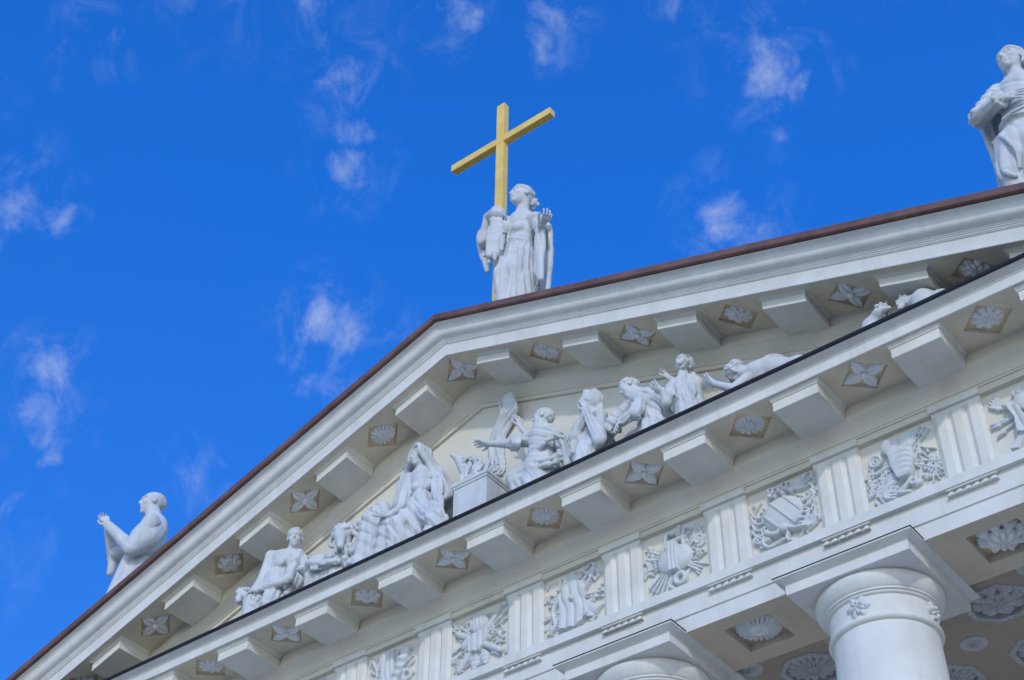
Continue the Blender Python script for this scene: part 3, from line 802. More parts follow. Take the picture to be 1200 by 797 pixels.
def add_head(S, c, face, up, s, hair='short', beard=False, rnd=None, k=.02):
    """head of height s (chin to crown) centred at c"""
    rnd = rnd or random.Random(1); rs0 = S.rs; S.rs = 1.0
    c = np.asarray(c, float); F = unit(face); U = np.asarray(up, float); U = unit(U-F*(U@F)); L = np.cross(U, F)
    R = np.stack([L, F, U])
    p = lambda l, f, u: c+s*(l*L+f*F+u*U)
    S.ell(p(0, -.07, .12), (.335*s, .43*s, .37*s), R, k=.03)
    S.ell(p(0, .10, -.14), (.25*s, .29*s, .34*s), R, k=.05)
    S.ell(p(0, .26, -.42), (.10*s, .09*s, .08*s), R, k=.05)
    for q in (-1, 1):
        S.ell(p(q*.17, .25, -.12), (.10*s, .09*s, .10*s), R, k=.05)
        S.cap(p(q*.05, .385, .115), p(q*.23, .29, .11), .045*s, .04*s, k=.03)
        S.ell(p(q*.14, .42, .02), (.095*s, .11*s, .062*s), R, k=.015, sign=-1)
        S.ell(p(q*.135, .315, .022), (.07*s, .06*s, .045*s), R, k=.012)
        S.ell(p(q*.335, -.03, -.02), (.045*s, .085*s, .13*s), R, k=.015)
    S.cap(p(0, .36, .10), p(0, .435, -.085), .035*s, .05*s, k=.02)
    S.ell(p(0, .395, -.11), (.08*s, .05*s, .04*s), R, k=.02)
    S.cap(p(-.075, .335, -.235), p(.075, .335, -.235), .035*s, .035*s, k=.015)
    S.cap(p(-.06, .325, -.30), p(.06, .325, -.30), .038*s, .038*s, k=.015)
    S.cap(p(-.10, .385, -.267), p(.10, .385, -.267), .022*s, .022*s, k=.01, sign=-1)
    if hair in ('short', 'curly', 'bald'):
        n = {'short': 170, 'curly': 170, 'bald': 60}[hair]
        for i in range(n):
            th = rnd.uniform(-math.pi, math.pi); ph = rnd.uniform(-.25, 1.35)
            if hair == 'bald': ph = rnd.uniform(-.45, .10)
            if hair != 'bald' and abs(th) > 1.9 and rnd.random() < .5: ph = rnd.uniform(-.85, 0)
            l, f, u = math.cos(ph)*math.sin(th), math.cos(ph)*math.cos(th), math.sin(ph)
            if f > .35 and (u < .62 if hair != 'bald' else True): continue
            if f > .1 and u < .05: continue
            q = p(.345*l, -.07+.44*f, .13+.38*u)
            rr = s*rnd.uniform(.045, .07) if hair == 'curly' else s*rnd.uniform(.032, .05)
            d = s*np.array([rnd.uniform(-.05, .05), rnd.uniform(-.05, .05), rnd.uniform(-.08, .02)])
            S.cap(q, q+d, rr, rr*.8, k=.012)
    if hair in ('waves', 'bob'):
        def sk(d, o=1.03):
            d = unit(d); return p(.335*o*d[0], -.07+.43*o*d[1], .12+.38*o*d[2])
        for q in (-1, 1):
            for i in range(9):        # locks combed from the parting back over the ears
                b = math.radians(28+i*14); d0 = A_(0.04*q, math.cos(b), math.sin(b)); d1 = unit(A_(q*.95, -.15-.09*i, -.22+.02*i))
                pts = []
                for t in np.linspace(0, 1, 6):
                    d = unit(d0*(1-t)+d1*t+A_(q*.35, 0, .15)*math.sin(math.pi*t)); pts.append(sk(d, 1.02+.07*math.sin(math.pi*min(1, t*1.1))+.02*math.sin(9*t+i)))
                if hair == 'bob': pts += [p(q*.37, -.03-.045*i, -.30), p(q*.33, .03-.05*i, -.47)]
                S.tube(pts, [.042*s]+[.058*s]*(len(pts)-2)+[.05*s], k=.01, sub=3)
        if hair == 'waves':
            S.ell(p(0, -.47, -.02), (.23*s, .16*s, .21*s), R, k=.03)
            for i in range(16):
                S.ell(p(rnd.uniform(-.26, .26), -.48+rnd.uniform(-.14, .1), rnd.uniform(-.22, .22)), s*.065, k=.01)
        else:
            S.ell(p(0, -.36, -.12), (.33*s, .16*s, .36*s), R, k=.04)
    if beard:
        for i in range(60):
            th = rnd.uniform(-1.25, 1.25); u = rnd.uniform(-.52, -.20)
            if abs(th) < .35 and u > -.36: continue
            q = p(.25*math.sin(th), .05+.30*math.cos(th), u)
            S.cap(q, q+s*(-.12*U+.03*F+.03*math.sin(i)*L), s*.042, s*.022, k=.01)
    S.rs = rs0
    return F, U, L

def hand(wrist, dirn, palm, s, curl=.25, spread=.25, thumb=1, pre=None, k=.008, h=None):
    """a hand of length s from the wrist; palm is the way the palm faces; returns a meshed piece"""
    S = Sculpt(h or max(.009, s/32.0)); w = np.asarray(wrist, float); D = unit(dirn); Nn = np.asarray(palm, float); Nn = unit(Nn-D*(Nn@D)); X = np.cross(D, Nn)*thumb
    p = lambda a, b, c: w+s*(a*D+b*X+c*Nn)
    if pre is not None: S.cap(pre, w, .15*s*1.25, .135*s, k=.02, flat=(X, 1.2))
    S.cap(p(0, 0, 0), p(.22, .0, 0), .12*s, .13*s, k=.02, flat=(X, 1.35))
    S.cap(p(.25, .10, .01), p(.42, .13, .0), .095*s, .075*s, k=.03); S.cap(p(.25, -.08, .01), p(.42, -.14, 0), .095*s, .07*s, k=.03)
    S.cap(p(.3, .0, 0), p(.44, .0, -.01), .10*s, .08*s, k=.03)
    lens = [.46, .52, .48, .38]; xs = [.175, .06, -.06, -.17]
    for i in range(4):
        a = (1.5-i)*spread*.36; cl = curl*(1+.12*i)
        b = p(.42-.02*abs(i-1.2), xs[i], 0); ang = cl*.55; rr = [.062, .057, .052, .044]
        f = .92 if i < 3 else .84
        for j, L in enumerate((.44, .31, .25)):
            d = unit(math.cos(ang)*(math.cos(a)*D+math.sin(a)*X)+math.sin(ang)*Nn)
            e = b+d*s*lens[i]*L
            S.cap(b, e, rr[j]*s*f, rr[j+1]*s*f, k=k); b = e; ang += cl*.9
    b = p(.10, .13, .03); a = .75
    for j, (L, r0, r1) in enumerate(((.20, .085, .07), (.15, .066, .058), (.12, .057, .046))):
        d = unit(math.cos(a)*D+math.sin(a)*X+(.25+curl*.4)*Nn); e = b+d*s*L
        S.cap(b, e, r0*s, r1*s, k=.02 if j == 0 else k); b = e; a -= .22+curl*.15
    return S.mesh()
# ------------------------------------------------------------------ statues on the roof
def perp(d, v): d = unit(d); v = np.asarray(v, float); return unit(v-d*(v@d))
Zup = np.array([0, 0, 1.0])
def A(*v): return np.array(v, float)

def plinth(name, x, y, hw, z0, z1):
    m = MB(); rings = []
    for e, z in ((hw, z0), (hw, z1-.16), (hw+.05, z1-.14), (hw+.05, z1-.06), (hw-.02, z1-.02), (hw-.02, z1)):
        rings.append([(x-e, y-e, z), (x+e, y-e, z), (x+e, y+e, z), (x-e, y+e, z)])
    m.loft(rings, cap1=True)
    return m.build(name, 'white', church)

# ---- woman with the cross, on the ridge
def statue_cross_bearer():
    Y = .8; s = .68
    S = Sculpt(.021, .93)
    J = lambda x, y, dy=0.0: pt(x, y, Y+dy)
    hc = J(610.5, 231.5, -.12); nb = J(611, 256, 0)
    rs, ls = J(594, 262, -.02), J(630, 260, .04)
    chest = J(608, 272, -.04); waist = J(608, 287, -.03); hip = J(606, 308, .0)
    foot = A(hip[0]+.03, Y, 25.2)
    side = unit(ls-rs)
    S.cap(hc+A(.05, .05, -.15), nb, .155, .19, k=.08)
    S.cap(rs, ls, .19, .19, k=.10)
    S.cap(nb-A(0, 0, .1), waist, .30, .27, k=.12, flat=(side, 1.30))
    for q in (-1, 1): S.ell(chest+side*q*.19+A(-.05, -.21, -.02), (.165, .15, .165), k=.09)
    S.cap(waist+A(0, 0, -.02), hip, .29, .37, k=.10, flat=(side, 1.28), fold=(16, .03, .3, 1.5))
    # high girdle
    for i in range(24):
        a0, a1 = 2*math.pi*i/24, 2*math.pi*(i+1)/24
        S.cap(waist+side*.375*math.cos(a0)+np.cross(side, Zup)*.30*math.sin(a0), waist+side*.375*math.cos(a1)+np.cross(side, Zup)*.30*math.sin(a1), .035, .035, k=.02)
    # long skirt with pleats, the right knee pushing forward
    S.cap(hip, foot, .40, .58, k=.10, flat=(side, 1.12), fold=(15, .085, 1.1, .6))
    kn = J(589, 322, -.42)
    S.cap(hip+side*-.2+A(0, -.05, 0), kn, .27, .23, k=.12)
    S.cap(kn, kn+A(.02, .12, -1.9), .22, .20, k=.12, fold=(7, .03, .2, .5))
    S.fold(A(hip[0], Y, 26.6), 1.2, (.86, .5, 0), 9.5, .06, .4, 1.75).fold(waist+A(0, 0, .25), .55, (.2, -.2, 1), 13, .02, 1.2)
    S.fold(J(581, 278, -.40), .40, (.8, .55, 0), 15, .035, 2.0, 1.0)
    # right arm: bent up to the cross
    re = J(566, 284, -.10); rw = J(571, 255, -.28); rh = J(582, 246, -.42)
    S.cap(rs, re, .19, .15, k=.08, fold=(7, .02, 0, 1)); S.cap(re, rw, .145, .10, k=.06); S.cap(rw, rh, .11, .12, k=.05)
    # gathered cloth in her fist, and its falling end
    S.ell(J(583, 252, -.38), (.23, .20, .22), k=.06); S.fold(J(583, 251, -.45), .3, (.25, .1, 1), 13, .03, .4)
    wide = unit(A(.80, .52, -.1))
    S.cap(J(583, 258, -.40), J(580, 283, -.44), .075, .08, k=.05, flat=(wide, 2.9)); S.cap(J(580, 283, -.44), J(576.5, 300, -.44), .08, .09, k=.03, flat=(wide, 2.6))
    S.cap(J(588, 280, -.46), J(588, 293, -.48), .08, .05, k=.03); S.cap(J(574, 296, -.42), J(573, 308, -.42), .10, .04, k=.03); S.cap(J(580, 298, -.46), J(580, 304, -.47), .09, .04, k=.03)
    # left arm: open hand held out
    le = J(641, 284, -.05); lw = J(634, 263, -.62)
    S.cap(ls, le, .19, .155, k=.08, fold=(7, .02, 1, 1)); S.cap(le, lw, .15, .095, k=.06)
    S.ell(J(627, 257, -.02), (.22, .22, .17), k=.08)
    add_head(S, hc, (-.36, -.90, .16), (-.05, .2, 1), s, 'waves')
    body = S.mesh(floor=foot[2] if 'foot' in dir() else 21.2)
    h1 = hand(lw, A(.85, -.32, .0), A(-.1, -.1, 1), .50, curl=.55, spread=.5, thumb=1)
    h2 = hand(rw, pt(588, 252, Y-.46)-rw, A(.25, .9, .1), .44, curl=.5, spread=.2, thumb=1)
    o = mesh_object('statue', [body, h1, h2], 'stone', None, (foot[0], Y, 25.2))
    tag(o, 'white statue of a robed woman standing by the golden cross, one hand held open', 'statue')
    # cloak: hangs behind and from the left arm
    C = Sculpt(.022)
    top = [(596, 260, .22), (608, 258, .30), (622, 258, .28), (634, 260, .16), (641, 262, -.22), (644, 266, -.42)]
    mid = [(582, 290, .34), (594, 290, .42), (610, 290, .44), (630, 290, .36), (644, 290, .08), (647, 292, -.30)]
    low = [(590, 330, .42), (598, 335, .5), (610, 335, .52), (632, 335, .42), (642, 335, .18), (642, 338, -.22)]
    bot = [(592, 392, .46), (600, 396, .54), (610, 396, .56), (632, 396, .46), (641, 396, .26), (638, 396, -.16)]
    C.sheet([[pt(x, y, Y+d) for x, y, d in r] for r in (top, mid, low, bot)], .055, k=.04, wave=(9, 0, 0))
    C.fold(A(hip[0], Y, 27.5), 1.6, (.8, .5, .1), 10, .035, .3, 2.6)
    # inner hem that falls from the forearm
    for i in range(4):
        C.tube([J(631+1.6*i, 262, -.50), J(630+1.8*i, 285, -.46), J(628+2*i, 318+3*i, -.40)], [.05, .07, .08], k=.03, sub=4)
    C.tube([J(567, 268, -.02), J(563, 278, .02), J(566, 296, .08), J(571, 318, .14)], [.07, .10, .11, .05], k=.05)
    cl = mesh_object('cloak', [C.mesh(floor=21.3)], 'stone', o)
    plinth('plinth', foot[0], Y, .8, 24.3, 25.22)
    # golden cross
    cx, cy = -.37, .86
    z0, z1, zb = 25.2, 34.35, 32.9
    c = tag(empty('cross', (cx, cy, z0)), 'tall golden cross standing on the ridge in the arm of the woman statue', 'cross')
    def bar(x0, x1, y0, y1, z0, z1, b=.012):
        m = MB()
        rings = []
        for e, z in ((b, z0), (0, z0+b), (0, z1-b), (b, z1)):
            rings.append([(x0+e-cx, y0+e-cy, z-25.2), (x1-e-cx, y0+e-cy, z-25.2), (x1-e-cx, y1-e-cy, z-25.2), (x0+e-cx, y1-e-cy, z-25.2)])
        m.loft(rings, cap0=True, cap1=True); return m
    bar(cx-.125, cx+.125, cy-.09, cy+.09, z0-.4, z1).build('upright', 'gold', c)
    bar(cx-1.62, cx+1.62, cy-.10, cy+.10, zb-.12, zb+.12).build('crossbeam', 'gold', c)
statue_cross_bearer()

# ---- praying man, left end
def statue_praying():
    Y = .8; s = .74
    S = Sculpt(.021, .93); J = lambda x, y, dy=0.0: pt(x, y, Y+dy)
    hc = J(178.5, 591, 0); nb = J(182, 613, .02)
    fwd = unit(A(-.72, -.70, 0)); side = np.cross(fwd, Zup)*-1      # his left
    side = np.cross(Zup, fwd)
    sh = J(179, 624, 0)
    hip = J(162, 661, -.05); foot = A(hip[0]-.12, Y-.1, 21.35)
    S.cap(hc-A(0, 0, .12), nb, .20, .25, k=.10)
    # short cape over the shoulders
    ls, rs = sh+side*.46, sh-side*.46
    S.cap(nb+A(0, 0, -.05), sh+A(0, 0, -.35)+fwd*.02, .20, .30, k=.12, flat=(side, 1.2))
    S.cap(ls, rs, .15, .15, k=.12)
    # left arm forward
    lh = J(127, 616, -.62); le = J(155, 643, -.62)
    S.cap(ls, le, .25, .22, k=.10); S.cap(le, lh, .21, .14, k=.07)
    C = Sculpt(.021, .93)          # shoulder cape with a straight hem
    zh = J(168, 651, -.45)[2]
    C.cap(nb+A(0, 0, -.02), sh+A(0, 0, -.4)+fwd*.10, .22, .33, k=.40, flat=(side, 1.25)); C.cap(nb+A(0, 0, -.1), rs+A(0, 0, -.02), .2, .19, k=.4)
    C.cap(J(181, 624, -.05), J(159, 640, -.54), .31, .27, k=.5); C.cap(nb+A(0, 0, -.12), J(170, 629, -.35), .26, .31, k=.5); C.cap(rs, J(138, 648, -.15), .22, .20, k=.3)
    C.cap(sh+A(0, 0, -.4)+fwd*.06, sh+A(0, 0, -.55)+fwd*.10, .33, .35, k=.40, flat=(side, 1.25))
    C.fold(J(172, 636, -.3), .9, (.75, -.55, .1), 6, .03, 2.1, .8)
    for i in range(0): S.tube([ls+A(0, 0, .05-.1*i), (ls+le)/2+A(0, -.22, -.02-.06*i), le+A(.02, -.16, -.04)], .05, k=.06, sub=4)
    # right arm, its wide sleeve hanging
    re = J(134, 655, -.05); S.cap(rs, re, .22, .19, k=.10); S.cap(re, J(127, 622, -.55), .19, .12, k=.07)
    S.cap(re, J(129, 672, -.1), .16, .10, k=.06)
    # body and cassock
    S.cap(sh+A(0, 0, -.35), hip, .38, .40, k=.10, flat=(side, 1.15), fold=(9, .02, 0, 1))
    S.cap(hip, foot, .46, .98, k=.10, fold=(14, .06, .4, .5))
    # hem of the cape
    S.fold(A(foot[0], Y, 22.6), 1.3, (.7, -.7, 0), 8.5, .055, .2, 1.5).fold(J(172, 632, -.3), .8, (.75, -.3, .6), 6, .022, 2.1)
    add_head(S, hc, A(-.52, -.85, .08), (.05, .1, 1), s, 'none')
    # close-cropped hair: a slightly raised cap at the back
    S.ell(hc-fwd*.08+A(.02, .02, .11), (.245, .285, .245), k=.02)
    body = S.mesh(floor=foot[2] if 'foot' in dir() else 21.2)
    d = J(125, 603, -.68)-lh
    n_ = np.cross(unit(d), fwd)
    h1 = hand(lh+side*.05, d+fwd*.10, -side, .48, curl=.35, spread=.12, thumb=1)
    h2 = hand(J(125.5, 616, -.58)-side*.05, d+fwd*.10, side, .48, curl=.35, spread=.12, thumb=-1)
    o = mesh_object('statue', [body, h1, h2], 'stone', None, (foot[0], Y, 21.35))
    tag(o, 'white statue of a caped man with praying hands above the left roof slope', 'statue')
    mesh_object('cape', [C.mesh()], 'stone', o)
    plinth('plinth', foot[0], Y, .85, 19.9, 21.38)
statue_praying()

# ---- man with his hand on his breast, right end
def statue_young_prince():
    Y = .8; s = .68
    S = Sculpt(.021, .93); J = lambda x, y, dy=0.0: pt(x, y, Y+dy)
    hc = J(1186, 72.5, -.05); nb = J(1194, 98, 0)
    rs, ls = J(1170, 112, 0), J(1222, 97, .05)
    side = unit(ls-rs); chest = J(1199, 122, 0); waist = J(1199, 148, 0); hip = J(1200, 168, 0)
    S.cap(hc-A(0, 0, .12), nb, .165, .20, k=.07)
    S.cap(rs, ls, .20, .20, k=.10)
    S.cap(nb-A(0, 0, .15), waist, .36, .30, k=.12, flat=(side, 1.25))
    S.cap(waist, hip, .31, .38, k=.08, flat=(side, 1.2), fold=(12, .02, 0, 1))
    for i in range(28):
        a0, a1 = 2*math.pi*i/28, 2*math.pi*(i+1)/28; fw = np.cross(side, Zup)
        S.cap(waist+side*.40*math.cos(a0)+fw*.33*math.sin(a0), waist+side*.40*math.cos(a1)+fw*.33*math.sin(a1), .04, .04, k=.015)
    S.tube([J(1176, 140, -.34), J(1187, 131, -.42), J(1202, 124, -.42)], .035, k=.02)
    # legs with close hose, wide breeches down to the knee
    kR, kL = J(1187, 205, -.18), J(1212, 205, -.1)
    S.cap(hip-side*.22, kR, .36, .29, k=.08, fold=(8, .035, .4, .6)); S.cap(hip+side*.22, kL, .36, .29, k=.08, fold=(8, .035, 1, .6))
    for k_ in (kR, kL): S.cap(k_, A(k_[0], k_[1]+.15, 21.2), .25, .17, k=.05)
    S.tube([J(1172, 160, -.30), J(1182, 166, -.45), J(1192, 178, -.45), J(1195, 196, -.38)], [.05, .05, .05, .04], k=.03)
    S.tube([J(1173, 196, -.3), J(1180, 203, -.42), J(1190, 206, -.40)], [.05, .05, .05], k=.03)
    # right arm bent, hand on the breast
    re = J(1147, 139, -.20); rw = J(1172, 116, -.52)
    S.cap(rs, re, .24, .20, k=.10, fold=(6, .035, .2, 2)); S.cap(re, rw, .19, .13, k=.07, fold=(6, .02, .2, 2))
    S.fold(re, .7, (.4, .1, 1), 10, .032, .7).fold(A(hip[0], Y, hip[2]-.5), .9, (.8, .5, .2), 8, .03, .7, .9).fold(chest, .6, (.5, .1, .9), 7, .02, .4)
    for i in range(7): S.ell(re+(rs-re)*(i/7.0)+A(.02, -.19, .02*(-1)**i), (.10, .07, .09), k=.05)
    for i in range(10):
        a = 2*math.pi*i/10; ax = unit(rw-re); e1 = perp(ax, Zup); e2 = np.cross(ax, e1)
        S.ell(rw+.15*(math.cos(a)*e1+math.sin(a)*e2), .055, k=.02)
    S.cap(ls, J(1236, 135, -.1), .22, .18, k=.1); S.cap(J(1236, 135, -.1), J(1226, 160, -.4), .18, .12, k=.06)
    # collar
    for i in range(14):
        a = 2*math.pi*i/14; S.ell(nb+A(.0, 0, -.02)+.24*(math.cos(a)*side+math.sin(a)*np.cross(side, Zup)), .06, k=.03)
    add_head(S, hc, (-.36, -.90, .14), (-.05, .2, 1), s, 'bob')
    body = S.mesh(floor=foot[2] if 'foot' in dir() else 21.2)
    h1 = hand(rw, J(1204, 104, -.50)-rw, A(.1, 1, -.15), .52, curl=.15, spread=.22, thumb=1, pre=rw+(re-rw)*.25)
    o = mesh_object('statue', [body, h1], 'stone', None, (hip[0], Y, 21.2))
    tag(o, 'white statue of a long-haired man laying his hand on his breast', 'statue')
    C = Sculpt(.026)
    rows = [[(1170, 110, .20), (1185, 106, .28), (1200, 102, .30), (1218, 98, .25)],
            [(1150, 146, .20), (1176, 140, .40), (1200, 138, .44), (1236, 130, .35)],
            [(1160, 172, .28), (1180, 170, .46), (1205, 168, .5), (1240, 160, .4)],
            [(1170, 200, .32), (1188, 200, .5), (1210, 200, .55), (1240, 196, .45)],
            [(1178, 240, .34), (1195, 240, .52), (1216, 240, .55), (1240, 240, .45)]]
    C.sheet([[pt(x, y, Y+d) for x, y, d in r] for r in rows], .06, k=.05, wave=(7, 0, 0))
    mesh_object('cloak', [C.mesh(floor=21.3)], 'stone', o)
    plinth('plinth', hip[0], Y, .85, 19.9, 21.22)
statue_young_prince()
# ------------------------------------------------------------------ sculpted group in the pediment (each figure stands free in front of the tympanum)
ZF = 19.22
GRP = 'sculpted figures in the pediment'
def fin(pieces, label, cat='statue', name='statue', base=None, mat='stone'):
    allv = np.concatenate([p[0] for p in pieces]); b = base if base is not None else A(allv[:, 0].mean(), allv[:, 1].mean(), allv[:, 2].min())
    o = mesh_object(name, pieces, mat, None, b); return tag(o, label, cat, GRP)
def drape_tubes(S, pairs, J, r=.05, k=.02):
    k = .018
    for a, b in pairs:
        a = J(*a); b = J(*b); S.tube([a, (a+b)/2+A(.03, -.03, -.02), b], [r*.6, r, r*.8], k=k, sub=3)

def seated_man():
    S = Sculpt(.018, .84); J = lambda x, y, d=0.0: pt(x, y, -.62+d); s = .48
    hc = J(346, 631, -.05); nb = J(343, 646, 0); rs = J(318, 652, -.1); ls = J(350, 651, .05); side = unit(ls-rs)
    S.cap(hc-A(0, 0, .1), nb, .125, .15, k=.06); S.cap(rs, ls, .15, .15, k=.10)
    bel = J(325, 682, -.05)
    S.cap(J(334, 655), bel, .25, .23, k=.12, flat=(side, 1.25)); S.ell(J(328, 660, -.2), (.17, .12, .14), k=.08); S.ell(J(341, 658, -.2), (.16, .12, .14), k=.08)
    re, rh = J(307, 679, -.25), J(296, 693, -.5); le, lh = J(337, 680, -.35), J(301, 691, -.55)
    S.cap(rs, re, .15, .115, k=.07); S.cap(re, rh, .115, .075, k=.05); S.cap(ls, le, .15, .12, k=.07); S.cap(le, lh, .115, .08, k=.05)
    # lap, thighs and legs under cloth
    kR, kL = J(297, 712, -.40), J(316, 708, -.42)
    S.cap(bel, kR, .28, .22, k=.10, fold=(8, .04, 0, 1)); S.cap(bel+side*.1, kL, .28, .22, k=.10, fold=(8, .04, .5, 1))
    for q in (kR, kL): S.cap(q, A(q[0], q[1], ZF), .21, .18, k=.06, fold=(7, .03, 0, 1))
    S.cap(bel, A(bel[0]+.2, -.6, ZF), .36, .5, k=.10, fold=(11, .05, 0, 1))
    # cloak down the left side
    S.tube([J(343, 648, .12), J(354, 652, .1), J(357, 665, .05), J(350, 682, .0), J(340, 694, -.1)], [.08, .11, .12, .12, .14], k=.04, flat=(A(1, 0, 0), 1.0))
    S.tube([J(350, 655, .0), J(351, 668, -.05), J(344, 684, -.15), J(336, 696, -.2)], [.04, .06, .06, .08], k=.02)
    S.fold(J(314, 700, -.5), .7, (.3, .2, 1), 11, .04, .3).fold(J(350, 675, 0), .35, (.9, .4, 0), 13, .04, .3, .8)
    add_head(S, hc, (.62, -.72, -.18), (0, -.05, 1), s, 'short', rnd=random.Random(5))
    h = [hand(rh, J(290, 702, -.6)-rh, A(.3, .6, -.6), .36, .5, .2, 1), hand(lh, J(288, 697, -.6)-lh, A(.1, .3, -.9), .36, .4, .2, -1)]
    fin([S.mesh(floor=19.2)]+h, 'bare-chested seated man leaning over a lamb, at the left of the pediment')
    # the lamb he holds
    L = Sculpt(.018); rnd = random.Random(8)
    b0, b1 = J(296, 706, -.42), J(287, 699, -.52)
    L.cap(b0, A(b0[0], b0[1], ZF), .2, .2, k=.06); L.cap(b0, b1, .18, .14, k=.06); hd = J(283, 696, -.58)
    L.ell(hd, (.13, .12, .12), k=.05); L.cap(hd, J(279, 704, -.66), .09, .055, k=.04)
    L.cap(hd, J(284, 689, -.55), .045, .03, k=.02); L.cap(hd, J(280, 690, -.65), .045, .03, k=.02)
    for i in range(70):
        c = b0+(b1-b0)*rnd.random()+A(*[rnd.gauss(0, 1) for _ in range(3)])*.02; d = unit(A(*[rnd.gauss(0, 1) for _ in range(3)])); L.ell(c+d*.165, .045, k=.012)
    fin([L.mesh(floor=19.2)], 'small curly lamb under the hands of the seated man', 'carving', 'lamb')
seated_man()

def shrub_ram():
    S = Sculpt(.017); J = lambda x, y, d=0.0: pt(x, y, -.85+d); rnd = random.Random(11)
    hd = J(403, 626, -.05)
    S.cap(J(401, 645), A(J(401, 645)[0], -.85, ZF), .18, .3, k=.06); S.cap(hd, J(402, 650, 0), .17, .18, k=.06)
    S.ell(hd, (.23, .2, .22), k=.05); S.cap(hd+A(0, -.1, -.05), J(399, 640, -.35), .14, .07, k=.05)
    for i in range(90):
        d = unit(A(*[rnd.gauss(0, 1) for _ in range(3)]))
        if d[2] < -.2: continue
        S.ell(hd+d*A(.24, .2, .23), rnd.uniform(.035, .055), k=.012)
    for q, (x, y) in ((1, (418, 634)), (-1, (392, 634))):       # curled horns
        pts = [hd+A(.1*q, 0, .12)]+[J(x, y)+.13*A(math.cos(t)*q, -.1*t/3, math.sin(t)) for t in np.linspace(1.4, -3.4, 8)]
        S.tube(pts, np.linspace(.06, .025, len(pts)), k=.01, sub=3)
    for i in range(60):
        c = J(rnd.uniform(394, 418), rnd.uniform(640, 664), rnd.uniform(-.25, .05)); S.ell(c, rnd.uniform(.05, .09), k=.02)
    fin([S.mesh(floor=19.2)], 'curly-fleeced ram with coiled horns, between the seated man and the veiled woman', 'carving', 'ram')
    L = Sculpt(.017)
    for i in range(46):         # acanthus-like leaves
        c = J(rnd.uniform(360, 392), 0, 0); t = rnd.random()
        bx = 360+34*t; by = 676-9*t; bt = J(bx, by, -.1); L.cap(bt, A(bt[0], bt[1], ZF), .12, .12, k=.04) if i < 8 else None
        e = J(bx+rnd.uniform(-9, 9), by-rnd.uniform(6, 22), -.1+rnd.uniform(-.3, .1)); m_ = (bt+e)/2+A(rnd.uniform(-.08, .08), -.1, .06)
        L.tube([bt, m_, e], [.05, .06, .015], k=.015, sub=3, flat=(A(1, .2, .2), 1.6))
    fin([L.mesh(floor=19.2)], 'carved leafy shrub beside the seated man', 'carving', 'shrub')
shrub_ram()

